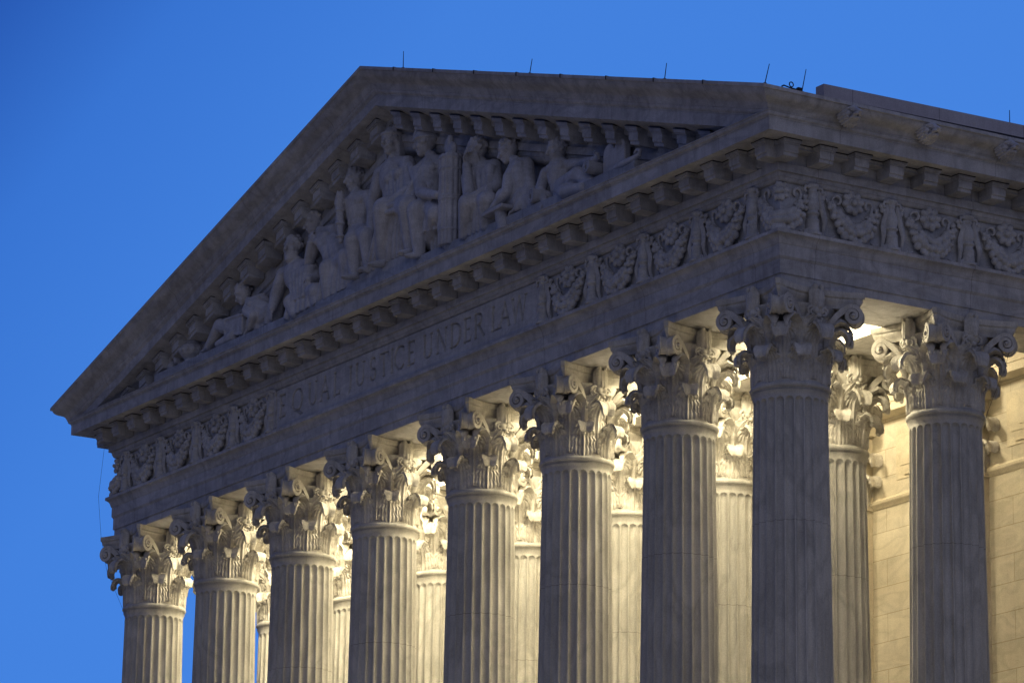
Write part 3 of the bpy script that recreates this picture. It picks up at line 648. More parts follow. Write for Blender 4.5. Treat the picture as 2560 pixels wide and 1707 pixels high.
def shaft_mesh():
    zt, zb = -.15, ZF+1.0
    def R(z): t = (zt-z)/(zt-zb); return .832+.135*(1-(1-t)**1.35)
    NF, K = 24, 18; ztf = -.40                                 # flutes end in round heads at ztf
    zsr = [zt, zt-.04, zt-.08, zt-.115] + [ztf+.115-.0135*i for i in range(12)] + [ztf-.06, ztf-.1, ztf-.3, -1.0, -2, -3.5, -5, -6.5, -8, -10, -12, zb+.3, zb]
    n = NF*K; V = np.zeros((n, len(zsr), 3))
    for j, z in enumerate(zsr):
        r0 = R(z); hw = PI*r0/NF*.83
        if j < 3: r0 += (.05, .025, .008)[j]
        for i in range(n):
            ph = (i % K)/K-.5; x = ph*2*PI*r0/NF; q = hw*hw-x*x - (max(0, z-ztf+.0))**2
            dpt = .95*math.sqrt(q) if q > 0 else 0
            if abs(x) >= hw*.995: dpt = 0
            a = 2*PI*i/n; V[i, j] = ((r0-dpt)*math.cos(a), (r0-dpt)*math.sin(a), z)
    m = MB(); m.grid(V[:, ::-1], True); ob = m.out('shaft', M_COL, None, ang=24); me = ob.data; bpy.data.objects.remove(ob); return me
SHA = shaft_mesh()
def base_mesh():
    b = ZF; m = MB(); m.box(-1.3, 1.3, -1.3, 1.3, b, b+.30); m.lathe([(1.26, b+.30), (1.33, b+.42), (1.26, b+.56), (1.14, b+.60), (1.08, b+.70), (1.12, b+.78), (1.18, b+.86), (1.10, b+.95), (.99, b+1.0), (.90, b+1.0)], 64)
    ob = m.out('column_base', M_COL, None, ang=35); me = ob.data; bpy.data.objects.remove(ob); return me
BAS = base_mesh()
# joints between drums: a fine dark groove ring, carried by the shaft
def column(x, y, label, group, full=True):
    root = empty('fluted_column', (x, y, ZF)); tag(root, label, 'column', group, 'thing'); c0 = (x, y, 0)
    put('shaft', SHA, root, c0); put('column_base', BAS, root, c0)
    put('necking_ring', RNG, root, c0); cap_ = put('capital', BEL, root, c0); put('abacus', ABA, cap_, c0)
    for i in range(8):
        put('lower_leaf', LOW, cap_, c0, math.radians(22.5+45*i)); put('upper_leaf', UPP, cap_, c0, math.radians(45*i)); put('stalk', STK, cap_, c0, math.radians(22.5+45*i))
    for i in range(4):
        a = PI/2*i
        put('volute', VOL, cap_, c0, a); put('volute', VOLM, cap_, c0, a+PI/2)
        put('helix', HEL, cap_, c0, a); put('helix', HELM, cap_, c0, a); put('fleuron', FLE, cap_, c0, a)
    return root
F_LAB = ['corner column nearest the viewer, its shaft wholly in blue shade', 'second front column from the right, beside the shaded corner column', 'third front column from the right, under the word LAW end of the frieze',
         'fourth front column from the right, just right of the middle bay', 'fifth front column from the right, just left of the middle bay', 'sixth front column from the right, third from the far left end',
         'seventh front column from the right, next to the far left column', 'far left column at the end of the front row against blue sky']
B_LAB = ['right-hand flank column in front of the yellow wall, half blue half warm', 'bright column seen between the corner column and the flank column', 'warm-lit rear column in the gap left of the corner column',
         'rear column in the gap between the second and third front columns', 'rear column in the gap between the third and fourth front columns', 'rear column in the gap between the fourth and fifth front columns',
         'rear column in the gap between the fifth and sixth front columns', 'slim rear column beside a sliver of sky near the left end']
for k in range(8): column(colx(k), 0, F_LAB[k], 'fluted columns of the front row')
for k in range(8): column(colx(k), y2, B_LAB[k], 'fluted columns of the second row')
# pilasters on the back wall: parts of the building
for k in range(1, 8):
    xc = colx(k)-.02-.28*k; m = MB(); m.box(xc-.80, xc+.80, YW-.40, YW+.01, ZF, .0); pl = m.out('pilaster', M_WLP, wall, smooth=False)
    m = MB(); m.box(xc-.83, xc+.83, YW-.42, YW+.012, .003, 1.80); m.box(xc-1.0, xc+1.0, YW-.62, YW+.013, 1.803, 2.184); m.box(xc-.86, xc+.86, YW-.45, YW+.014, -.10, .0); m.out('pilaster_capital', M_WLP, pl, smooth=False)
    for me, dz in ((LOW, -.08), (UPP, .02)):
        for (px, py, a) in ((xc+.83-.86-(.10 if me == UPP else 0), YW-.20, 0), (xc-.83+.86, YW-.20, PI), (xc-.42, YW-.42+.86, -PI/2), (xc+.42, YW-.42+.86, -PI/2)):
            put('pilaster_leaf', me, pl, (px, py, dz), a)
for nm in ('pilaster_leaf',): pass

# ================================================================== PEDIMENT SCULPTURE
def J(x, z, y=-1.30):
    """a point given where it was measured on the plane y = -1.35, moved along the sight line to its own depth"""
    return Vector((x-1.68*(y+1.35), y, z+.60*(y+1.35)))
UPV = Vector((0, 0, 1))
def frame(f):
    f = Vector(f).normalized(); s = f.cross(UPV).normalized(); u = s.cross(f); return s, f, u
def head(m, c, f, s=1.0, beard=False, hair='short', tilt=0):
    c = Vector(c); sd, fd, ud = frame(f); ax = (sd, fd, ud)
    def P3(a, b, c_): return c + sd*(a*s) + fd*(b*s) + ud*(c_*s)
    def e(p, r, n=12): m.ell(P3(*p), [x*s for x in r], n, ax)
    e((0, 0, .05), (.215, .25, .27), 18); e((0, .05, -.10), (.165, .20, .22), 14); e((0, .14, -.25), (.10, .10, .08)); 
    m.cap(P3(0, .23, .07), P3(0, .315, -.07), .030*s, .045*s, 8); e((0, .285, -.085), (.055, .04, .03), 8)
    for q in (-1, 1):
        m.cap(P3(q*.03, .235, .085), P3(q*.15, .185, .075), .033*s, .028*s, 8); e((q*.085, .205, .02), (.042, .03, .028), 8); e((q*.11, .17, -.08), (.07, .07, .07), 10); e((q*.215, .0, .0), (.03, .05, .07), 8)
    e((0, .245, -.155), (.075, .035, .018), 8); e((0, .235, -.19), (.06, .035, .02), 8)
    if beard:
        for i in range(16):
            a = -1.25+2.5*i/15; p0 = P3(.17*math.sin(a), .16*math.cos(a)+.04, -.17); m.cap(p0, p0+ud*(-.17*s)+fd*(.05*s*math.cos(a*2)), .055*s, .03*s, 7)
        e((0, .15, -.30), (.13, .11, .13))
    rr_ = random.Random(int(abs(c.x)*100))
    if hair != 'none':
        for i in range(60):
            a = rr_.uniform(0, 2*PI); h = rr_.uniform(-.25, 1); rad = math.sqrt(max(0, 1-h*h*.9))
            p = (.225*rad*math.cos(a), .25*rad*math.sin(a)-.03, .05+.275*h)
            if p[1] > .10 and p[2] < .20: continue
            e(p, (.05, .05, .045), 7)
    if hair == 'long':
        for q in (-1, 1):
            for i in range(4): m.cap(P3(q*(.19+.01*i), -.03-.05*i, .1), P3(q*(.20), -.02-.05*i, -.38), .07*s, .05*s, 8)
        m.tube([P3(.24*math.cos(a), .25*math.sin(a), .17) for a in [i*PI/8 for i in range(17)]], .04*s, 8)
    if hair == 'helmet':
        e((0, -.01, .12), (.26, .30, .26), 18)
        m.tube([P3(0, .30*math.cos(a), .14+.33*math.sin(a)) for a in [i*PI/10 for i in range(12)]], .045*s, 8)
        m.tube([P3(.27*math.cos(a), .29*math.sin(a), .10) for a in [i*PI/8 for i in range(17)]], .035*s, 8)
    return P3
def hand(m, w, d, palm, s=1.0, curl=.5):
    """w wrist, d direction of the fingers, palm = palm normal"""
    w = Vector(w); d = Vector(d).normalized(); n = Vector(palm); n = (n-d*n.dot(d)).normalized(); sd = d.cross(n)
    m.ell(w+d*.12*s, (.10*s, .14*s, .05*s), 10, (sd, d, n))
    for i, ln in enumerate((.17, .20, .19, .15)):
        b = w+d*.22*s+sd*((i-1.5)*.056*s); k1 = b+(d*math.cos(curl*.6)+n*math.sin(curl*.6))*ln*.5*s; k2 = k1+(d*math.cos(curl*1.6)+n*math.sin(curl*1.6))*ln*.5*s
        m.cap(b, k1, .030*s, .027*s, 7); m.cap(k1, k2, .027*s, .022*s, 7)
    b = w+d*.07*s-sd*.085*s; k1 = b+(d*.6-sd*.6+n*.3).normalized()*.11*s; m.cap(b, k1, .035*s, .03*s, 7); m.cap(k1, k1+(d*.9+n*.3).normalized()*.09*s, .03*s, .024*s, 7)
def foot(m, a, d, s=1.0):
    a = Vector(a); d = Vector(d).normalized(); sd = d.cross(UPV).normalized()
    m.cap(a, a+d*.28*s-UPV*.05*s, .10*s, .075*s); m.ell(a-d*.06*s-UPV*.02*s, .09*s, 8)
    for i in range(5): p = a+d*.30*s-UPV*.06*s+sd*((i-2)*.04*s); m.cap(p, p+d*(.09-.012*i)*s, .028*s, .024*s, 6)
def limb(m, pts, rad): 
    for i in range(len(pts)-1): m.cap(pts[i], pts[i+1], rad[i]*1.08, rad[i+1]*1.08, 12)
def drape(m, top, bot, n, r0, r1, wob=.04, seed=1, mid=None):
    """n hanging folds between the polylines top and bot"""
    rr_ = random.Random(seed); top = [Vector(p) for p in top]; bot = [Vector(p) for p in bot]
    def at(pl, t): x = min(max(t, 0), .9999)*(len(pl)-1); i = int(x); return pl[i].lerp(pl[i+1], x-i)
    n = max(4, int(n*.85)); wob *= 1.1
    for i in range(n):
        t = (i+.5)/n + rr_.uniform(-.3, .3)/n; a, b = at(top, t), at(bot, t); dy = wob*(1 if i % 2 else -1)
        pts = []
        for k in range(6):
            v = k/5; p = a.lerp(b, v); p = p+Vector((rr_.uniform(-.02, .02), -dy*math.sin(v*PI*.7)+(-.10*math.sin(PI*v) if mid else 0), 0)); pts.append(p)
        m.tube(pts, [r0+(r1-r0)*k/5*(1.3 if i % 2 else .8) for k in range(6)], 8)
        m.tube([p+Vector((0, r0*1.5, 0)) for p in pts], [(top[0]-top[-1]).length/n*.9+r0*.7]*2+[(bot[0]-bot[-1]).length/n*.75+r0*.8]*4, 10)
def torso(m, nk, shl, shr, hip, s=1.0, bare=True):
    s *= 1.07; nk, shl, shr, hip = map(Vector, (nk, shl, shr, hip)); ch = (shl+shr)/2*.75+hip*.25; ax = (shr-shl).normalized(); u = (nk-hip).normalized(); f = u.cross(ax)*-1
    if f.y > 0: f = -f
    w = (shr-shl).length/2
    m.ell(ch, (w*.86, .30*s, .50*s), 16, (ax, f, u)); m.ell(ch.lerp(hip, .55), (w*.66, .27*s, .42*s), 14, (ax, f, u)); m.ell(hip, (w*.72, .31*s, .30*s), 14, (ax, f, u))
    m.cap(ch, hip, .27*s, .27*s, 14); m.cap(nk, nk-u*.3*s, .14*s, .22*s)
    m.cap(nk-u*.08*s, shl, .15*s, .17*s); m.cap(nk-u*.08*s, shr, .15*s, .17*s)
    if bare:
        for q in (-1, 1): m.ell(ch+ax*(q*w*.40)+f*.185*s+u*.15*s, (w*.40, .095*s, .14*s), 12, (ax, f, u))
        for i in range(3):
            for q in (-1, 1): m.ell(ch.lerp(hip, .38+.22*i)+ax*(q*.09*s)+f*.22*s, (.085*s, .06*s, .075*s), 8, (ax, f, u))
STAT = []
def statue(m, name, label, cat, vox=.022, group='carved figures in the pediment', sm=1):
    me = m.carved(name, M_STA, vox, sm); o = bpy.data.objects.new(name, me); link(o)
    vs = np.array([v.co[:] for v in me.vertices]); c = Vector(((vs[:, 0].min()+vs[:, 0].max())/2, (vs[:, 1].min()+vs[:, 1].max())/2, vs[:, 2].min()))
    me.transform(Matrix.Translation(-c)); o.location = c; tag(o, label, cat, group); return o
FZ = 6.16     # top of the plinth
# F1 far left: urn and lumps of masonry
m = MB(); m.lathe([(0, 0), (.30, 0), (.30, .08), (.22, .14), (.36, .30), (.40, .42), (.34, .56), (.20, .62), (.22, .66), (.10, .74), (.05, .90), (0, .96)], 24, (-26.95, -1.2, FZ))
for i in range(14): a = 2*PI*i/14; m.ell((-26.95+.38*math.cos(a), -1.2+.38*math.sin(a), FZ+.42), (.06, .06, .08), 8)
statue(m, 'lidded_urn', 'small lidded stone urn with a pointed finial at the left end of the pediment', 'urn', .022)
m = MB(); rr0 = random.Random(5)
for i in range(40): m.ell((-27.9+rr0.uniform(-.45, .45), -1.2+rr0.uniform(-.2, .2), FZ+rr0.uniform(.02, .38)), rr0.uniform(.08, .15), 8)
statue(m, 'foliage_cluster', 'low clump of carved foliage left of the stone urn', 'carving', .024)
m = MB()
for i in range(18): m.ell((-26.1+rr0.uniform(-.3, .3), -1.2+rr0.uniform(-.15, .15), FZ+rr0.uniform(.0, .22)), rr0.uniform(.07, .12), 8)
statue(m, 'foliage_cluster', 'smaller clump of carved foliage right of the stone urn', 'carving', .024)
# A : reclining man leaning over a chest, head bowed to the left
m = MB(); hc = J(-23.75, 7.52); head(m, hc, (-.85, -.35, -.45), .98, hair='short')
nk, sl, sr, hp = J(-23.4, 7.2), J(-23.45, 6.95, -1.5), J(-22.65, 7.1, -1.15), J(-22.1, 6.55, -1.2)
torso(m, nk, sl, sr, hp, .9); limb(m, [sl, J(-23.1, 6.75, -1.55), J(-23.3, 6.45, -1.5)], [.15, .13, .09]); hand(m, J(-23.3, 6.45, -1.5), (-.6, 0, -.5), (0, 0, -1), .9)
limb(m, [sr, J(-22.2, 6.75, -1.1), J(-22.0, 6.45, -1.3)], [.15, .13, .10])
limb(m, [hp, J(-22.9, 6.42, -1.15), J(-24.3, 6.42, -1.1)], [.28, .24, .18]); limb(m, [J(-24.0, 6.5, -1.25), J(-25.05, 6.88, -1.3), J(-25.7, 6.42, -1.35)], [.22, .19, .12]); foot(m, J(-25.72, 6.42, -1.35), (-1, -.1, -.1), .9)
limb(m, [J(-24.2, 6.38, -1.4), J(-25.1, 6.36, -1.45)], [.18, .11])
drape(m, [J(-22.6, 6.75), J(-24.4, 6.6)], [J(-22.4, 6.25), J(-24.8, 6.22)], 14, .06, .05, .03, 3)
statue(m, 'reclining_figure', 'marble reclining man bowing his head over a stone chest, far left of the pediment', 'statue')
m = MB(); q = [J(-24.78, 7.0, -1.45), J(-23.75, 6.93, -1.5), J(-23.75, 6.38, -1.5), J(-24.72, 6.55, -1.45)]
m.add([p for p in q]+[p+Vector((0, .32, 0)) for p in q], [(3, 2, 1, 0), (4, 5, 6, 7), (0, 1, 5, 4), (1, 2, 6, 5), (2, 3, 7, 6), (3, 0, 4, 7)])
for p0, p1 in ((q[0], q[1]), (q[3], q[2]), (q[0], q[3])): m.cap(p0, p1, .045, .045, 8)
statue(m, 'stone_chest', 'square stone chest held by the bowed reclining man', 'chest', .024)
# B : bearded seated elder facing front
m = MB(); head(m, J(-20.93, 8.14, -1.35), (.35, -1, -.05), 1.08, beard=True)
nk, sl, sr, hp = J(-20.72, 7.72), J(-21.45, 7.52, -1.3), J(-19.95, 7.40, -1.25), J(-20.35, 6.65, -1.2)
torso(m, nk, sl, sr, hp, 1.0, False); limb(m, [sl, J(-21.85, 7.0, -1.35), J(-22.0, 6.7, -1.5)], [.19, .17, .10]); hand(m, J(-22.0, 6.72, -1.5), (-.2, -.2, -1), (0, 1, 0), 1.0)
limb(m, [sr, J(-19.65, 6.95, -1.3), J(-20.0, 7.06, -1.6)], [.19, .16, .10]); hand(m, J(-19.95, 7.08, -1.6), (-.5, -.1, -.8), (-.5, 1, 0), 1.0)
limb(m, [hp, J(-20.9, 6.62, -1.55), J(-20.7, 6.25, -1.6)], [.28, .22, .14]); limb(m, [hp, J(-19.55, 6.62, -1.5), J(-19.6, 6.3, -1.5)], [.28, .22, .14])
drape(m, [J(-21.3, 7.5, -1.5), J(-20.0, 7.45, -1.5)], [J(-20.8, 6.6, -1.6), J(-20.1, 6.6, -1.6)], 13, .06, .07, .04, 4)
drape(m, [J(-21.1, 6.72, -1.6), J(-19.5, 6.7, -1.55)], [J(-21.4, 6.2, -1.62), J(-19.3, 6.25, -1.55)], 16, .07, .06, .05, 6)
drape(m, [J(-21.6, 7.4, -1.3), J(-21.9, 7.0, -1.3)], [J(-22.4, 6.3, -1.3), J(-22.1, 6.25, -1.4)], 7, .08, .09, .04, 8)
for q_ in ((-21.9, 6.5, .34), (-21.4, 6.9, .36), (-19.6, 6.9, .34), (-19.3, 6.45, .36)): m.ell(J(q_[0], q_[1], -1.0), (.42, .22, q_[2]), 12)
statue(m, 'seated_figure', 'marble bearded elder in a robe seated facing forward, third from the left', 'statue')
# C : figure bending towards the elder, hand to head
m = MB(); head(m, J(-19.85, 8.62, -1.2), (-.75, -.6, -.3), 1.02)
nk, sl, sr, hp = J(-19.45, 8.25, -1.2), J(-19.75, 7.95, -1.35), J(-18.75, 8.10, -1.1), J(-18.35, 6.95, -1.15)
torso(m, nk, sl, sr, hp, 1.0); limb(m, [sl, J(-20.05, 7.5, -1.4), J(-19.95, 8.05, -1.5)], [.17, .14, .10]); hand(m, J(-19.97, 8.05, -1.5), (0, 0, 1), (0, 1, 0), .9)
limb(m, [sr, J(-18.3, 7.6, -1.1), J(-18.6, 7.15, -1.3)], [.17, .14, .10]); hand(m, J(-18.6, 7.15, -1.3), (-.4, -.2, -.8), (0, -1, 0), .9)
limb(m, [hp, J(-18.95, 7.10, -1.5), J(-18.9, 6.3, -1.5)], [.30, .24, .15]); limb(m, [hp, J(-18.0, 7.2, -1.45), J(-17.9, 6.35, -1.4)], [.30, .22, .14])
drape(m, [J(-19.2, 7.2, -1.5), J(-17.7, 7.1, -1.45)], [J(-19.5, 6.25, -1.5), J(-17.6, 6.3, -1.5)], 18, .07, .08, .05, 9)
drape(m, [J(-19.4, 8.0, -1.4), J(-18.7, 8.0, -1.3)], [J(-19.2, 7.2, -1.45), J(-18.0, 7.2, -1.4)], 9, .05, .06, .03, 10)
for q_ in ((-18.6, 7.6, .5), (-18.2, 7.1, .5), (-18.0, 6.6, .4)): m.ell(J(q_[0], q_[1], -1.0), (.42, .22, q_[2]), 12)
statue(m, 'seated_figure', 'marble seated figure leaning left with one hand raised to the chin', 'statue')
# D : young athlete holding the torch
m = MB(); head(m, J(-17.62, 9.22, -1.2), (-.1, -1, -.15), 1.05)
nk, sl, sr, hp = J(-17.5, 8.82, -1.2), J(-18.1, 8.62, -1.25), J(-16.85, 8.56, -1.15), J(-17.3, 7.65, -1.15)
torso(m, nk, sl, sr, hp, 1.02); limb(m, [sl, J(-18.35, 8.1, -1.35), J(-18.35, 8.6, -1.55)], [.18, .15, .10]); hand(m, J(-18.35, 8.58, -1.55), (0, 0, 1), (.3, 1, 0), .95, 1.1)
limb(m, [sr, J(-16.6, 8.0, -1.15), J(-16.9, 7.55, -1.3)], [.18, .15, .10]); hand(m, J(-16.9, 7.55, -1.3), (-.4, 0, -.9), (0, -1, 0), .95)
limb(m, [hp, J(-17.6, 7.55, -1.6), J(-17.5, 6.6, -1.55)], [.30, .25, .15]); foot(m, J(-17.5, 6.55, -1.6), (-.2, -1, 0)); limb(m, [hp, J(-16.9, 7.5, -1.55), J(-16.75, 6.6, -1.5)], [.29, .23, .14]); foot(m, J(-16.75, 6.55, -1.5), (.1, -1, 0))
drape(m, [J(-17.9, 7.6, -1.5), J(-16.8, 7.5, -1.5)], [J(-17.9, 6.6, -1.4), J(-16.9, 6.6, -1.35)], 10, .06, .07, .04, 12)
statue(m, 'seated_figure', 'marble bare-chested youth with a tall torch, left of the crowned woman', 'statue')
m = MB(); a0, a1 = J(-18.30, 7.70, -1.62), J(-18.42, 8.75, -1.62); m.cap(a0, a1, .07, .12)
for dz in (0, .35, .7): m.ell(a0.lerp(a1, .12+dz), (.15, .15, .05), 10)
for i in range(7): a = 2*PI*i/7; m.cap(a1+Vector((.07*math.cos(a), .07*math.sin(a), 0)), a1+Vector((.05*math.cos(a), .05*math.sin(a), .28+.07*(i % 2))), .075, .03, 7)
statue(m, 'torch', 'upright marble torch with carved flame held by the bare-chested youth', 'torch', .022)
# E : central enthroned crowned woman
m = MB(); head(m, J(-15.72, 9.76, -1.25), (.25, -1, -.05), 1.12, hair='long')
P3 = None; c = J(-15.72, 9.76, -1.25)
for i in range(9): a = -1.3+2.6*i/8; b = c+Vector((.26*math.sin(a), -.10*math.cos(a), .28+.03*math.cos(a))); m.cap(b, b+Vector((.07*math.sin(a), 0, .17)), .035, .012, 6)
nk, sl, sr, hp = J(-15.6, 9.28, -1.2), J(-16.25, 9.02, -1.2), J(-14.9, 8.95, -1.15), J(-15.45, 7.95, -1.1)
torso(m, nk, sl, sr, hp, 1.12, False)
for q_ in (-15.86, -15.36): m.ell(J(q_, 8.80, -1.46), (.19, .14, .17), 12)
limb(m, [sl, J(-16.65, 8.35, -1.25), J(-16.70, 7.55, -1.5)], [.20, .17, .11]); hand(m, J(-16.70, 7.52, -1.5), (-.1, -.1, -1), (1, 0, 0), 1.05)
limb(m, [sr, J(-14.62, 8.20, -1.35), J(-15.65, 8.12, -1.75)], [.21, .19, .12]); hand(m, J(-15.7, 8.12, -1.75), (-1, 0, -.1), (0, 0, -1), 1.05)
limb(m, [hp, J(-16.0, 8.0, -1.75), J(-16.05, 6.65, -1.55)], [.34, .30, .16]); limb(m, [hp, J(-14.75, 7.75, -1.7), J(-14.62, 6.55, -1.55)], [.34, .29, .16])
foot(m, J(-16.05, 6.55, -1.6), (-.2, -1, 0), 1.1); foot(m, J(-14.62, 6.5, -1.6), (.1, -1, 0), 1.1)
drape(m, [J(-16.25, 7.95, -1.75), J(-15.3, 7.8, -1.6), J(-14.5, 7.7, -1.7)], [J(-16.9, 6.45, -1.5), J(-15.4, 6.5, -1.45), J(-14.2, 6.45, -1.5)], 26, .075, .085, .07, 14)
drape(m, [J(-16.1, 8.95, -1.4), J(-15.0, 8.9, -1.4)], [J(-15.9, 8.15, -1.55), J(-15.0, 8.1, -1.5)], 14, .05, .055, .03, 15)
m.tube([J(-14.75, 8.9, -1.3), J(-14.45, 8.4, -1.5), J(-15.0, 7.95, -1.75), J(-15.9, 8.05, -1.8)], [.10, .12, .12, .08], 8)
m.tube([J(-14.6, 8.6, -1.4), J(-14.35, 8.1, -1.5), J(-15.0, 7.8, -1.75), J(-16.0, 7.9, -1.85)], [.07, .09, .09, .06], 8)
statue(m, 'seated_figure', 'marble crowned robed woman enthroned at the centre of the pediment', 'statue')
# F : soldier in a crested helmet, hand on the fasces
m = MB(); head(m, J(-13.95, 9.26, -1.25), (-.75, -.7, -.05), 1.08, hair='helmet')
nk, sl, sr, hp = J(-13.72, 8.85, -1.2), J(-14.30, 8.58, -1.35), J(-13.15, 8.52, -1.05), J(-13.55, 7.45, -1.15)
torso(m, nk, sl, sr, hp, 1.03); limb(m, [sl, J(-14.15, 7.98, -1.55), J(-13.35, 7.72, -1.75)], [.19, .16, .10]); hand(m, J(-13.35, 7.74, -1.75), (1, .1, -.05), (0, 1, 0), 1.05, .7)
limb(m, [sr, J(-12.85, 8.0, -1.05)], [.18, .15])
limb(m, [hp, J(-14.35, 7.55, -1.65), J(-14.2, 6.4, -1.6)], [.31, .26, .15]); foot(m, J(-14.2, 6.35, -1.6), (-.4, -1, 0)); limb(m, [hp, J(-13.35, 7.2, -1.6), J(-13.6, 6.45, -1.25)], [.31, .26, .15])
drape(m, [J(-14.1, 7.5, -1.55), J(-13.1, 7.4, -1.5)], [J(-14.2, 6.9, -1.6), J(-13.1, 6.75, -1.55)], 12, .07, .07, .05, 17)
drape(m, [J(-13.6, 6.95, -1.4), J(-13.1, 6.9, -1.4)], [J(-13.6, 6.25, -1.3), J(-13.1, 6.2, -1.3)], 6, .08, .08, .04, 18)
statue(m, 'seated_figure', 'marble soldier in a crested helmet resting a hand on a rod bundle', 'statue')
# fasces
m = MB(); fx, fy = -12.72+.42, -1.60
fb = J(-12.70, 6.25, -1.5); ft = J(-12.76, 8.68, -1.5); hgt_ = 2.30; c0 = Vector((fb.x, -1.5, FZ))
for i in range(13): a = 2*PI*i/13; p = Vector((.25*math.cos(a), .25*math.sin(a), 0)); m.cap(c0+p, c0+p+Vector((0, 0, hgt_)), .062, .062, 10)
m.cap(c0, c0+Vector((0, 0, hgt_)), .2, .2, 12)
for z in (.35, 1.15, 1.22, 1.95, 2.25): m.tube([c0+Vector((.30*math.cos(a), .30*math.sin(a), z)) for a in [2*PI*i/16 for i in range(17)]], .03, 6)
m.cap(c0+Vector((-.05, 0, hgt_)), c0+Vector((-.05, 0, hgt_+.52)), .12, .09, 8); m.ell(c0+Vector((-.12, -.02, hgt_+.33)), (.17, .07, .22), 10); m.ell(c0+Vector((.08, 0, hgt_+.2)), (.16, .1, .2), 10)
statue(m, 'rod_bundle', 'tall upright marble bundle of bound rods topped by an axe blade', 'fasces', .022, sm=1)
# G : bald bearded man, chin on hand
m = MB(); head(m, J(-11.42, 8.42, -1.3), (-.35, -1, -.2), 1.05, beard=True)
nk, sl, sr, hp = J(-11.2, 8.02, -1.2), J(-11.85, 7.78, -1.3), J(-10.60, 7.76, -1.1), J(-11.1, 6.95, -1.15)
torso(m, nk, sl, sr, hp, 1.0, False); limb(m, [sl, J(-11.8, 7.35, -1.7), J(-11.95, 8.15, -1.6)], [.18, .15, .10]); hand(m, J(-11.95, 8.15, -1.6), (.05, 0, 1), (1, .3, 0), 1.0, .9)
limb(m, [sr, J(-10.45, 7.22, -1.2), J(-11.65, 7.22, -1.75)], [.19, .17, .11]); hand(m, J(-11.68, 7.24, -1.75), (-1, 0, .1), (0, 0, -1), 1.0)
limb(m, [hp, J(-11.80, 7.1, -1.75), J(-11.95, 6.35, -1.6)], [.29, .26, .16]); limb(m, [hp, J(-10.9, 6.95, -1.65), J(-10.95, 6.3, -1.55)], [.29, .24, .15])
drape(m, [J(-12.05, 7.2, -1.7), J(-10.7, 7.0, -1.6)], [J(-12.2, 6.22, -1.55), J(-10.6, 6.2, -1.5)], 18, .07, .085, .06, 20); drape(m, [J(-11.6, 7.85, -1.4), J(-10.8, 7.85, -1.35)], [J(-11.3, 7.1, -1.5), J(-10.8, 7.1, -1.45)], 8, .05, .06, .03, 21)
statue(m, 'seated_figure', 'marble bald bearded man resting chin on hand, right of the rod bundle', 'statue')
# H : man in profile bent over a writing tablet
m = MB(); head(m, J(-9.92, 8.02, -1.25), (-.85, -.5, -.3), 1.02)
nk, sl, sr, hp = J(-9.62, 7.66, -1.2), J(-9.85, 7.30, -1.45), J(-9.05, 7.42, -1.1), J(-9.05, 6.65, -1.15)
torso(m, nk, sl, sr, hp, .98); limb(m, [sl, J(-10.0, 6.95, -1.6), J(-10.6, 6.72, -1.7)], [.17, .14, .10]); hand(m, J(-10.6, 6.72, -1.7), (-1, 0, -.2), (0, 0, -1), .95)
limb(m, [sr, J(-8.9, 6.75, -1.2), J(-9.5, 6.42, -1.55)], [.17, .15, .10]); hand(m, J(-9.5, 6.42, -1.55), (-1, 0, -.3), (0, 0, -1), .95)
limb(m, [hp, J(-10.1, 6.85, -1.45), J(-10.5, 6.35, -1.4)], [.29, .22, .13]); limb(m, [J(-9.2, 6.55), J(-9.9, 6.42, -1.2)], [.26, .20]); limb(m, [J(-8.95, 6.45), J(-8.6, 6.3)], [.2, .16])
drape(m, [J(-9.6, 6.9, -1.4), J(-8.9, 6.8, -1.35)], [J(-9.9, 6.25, -1.4), J(-8.7, 6.22, -1.4)], 10, .07, .07, .04, 23)
statue(m, 'seated_figure', 'marble man in profile bent over a slab he is writing on', 'statue')
m = MB(); a = J(-10.75, 6.55, -1.75); m.add([a+Vector(v) for v in [(-.3, -.1, .1), (.65, -.1, .14), (.65, .35, .14), (-.3, .35, .1), (-.3, -.1, .0), (.65, -.1, .04), (.65, .35, .04), (-.3, .35, .0)]], [(0, 1, 2, 3), (7, 6, 5, 4), (0, 4, 5, 1), (1, 5, 6, 2), (2, 6, 7, 3), (3, 7, 4, 0)]); m.cap(a+Vector((.3, .1, -.02)), a+Vector((.35, .15, -.4)), .15, .18, 12)
statue(m, 'writing_slab', 'flat stone writing slab on the knee of the bent man', 'slab', .02)
def roll(c, r, ln, ax):
    m = MB(); c = Vector(c); ax = Vector(ax).normalized(); s = ax.cross(UPV).normalized(); u = s.cross(ax)
    pts = []
    for i in range(60):
        t = i/59; a = t*2*PI*2.6; R = r*(1-.72*t); pts.append(c+s*(R*math.cos(a))+u*(R*math.sin(a)))
    V = []
    for i, p in enumerate(pts): o_ = (p-c).normalized()*(.018); V += [p+o_-ax*ln/2, p+o_+ax*ln/2, p-o_+ax*ln/2, p-o_-ax*ln/2]
    m.add(V, [(i*4+k, i*4+(k+1) % 4, (i+1)*4+(k+1) % 4, (i+1)*4+k) for i in range(59) for k in range(4)] + [(3, 2, 1, 0), (236, 237, 238, 239)])
    return m
m = roll((-8.30, -1.42, 6.36), .20, .55, (-.2, -1, .05)); o = m.out('paper_scroll', M_STA, None); tag(o, 'rolled stone scroll lying between the writing man and the reclining youth', 'scroll', 'carved figures in the pediment')
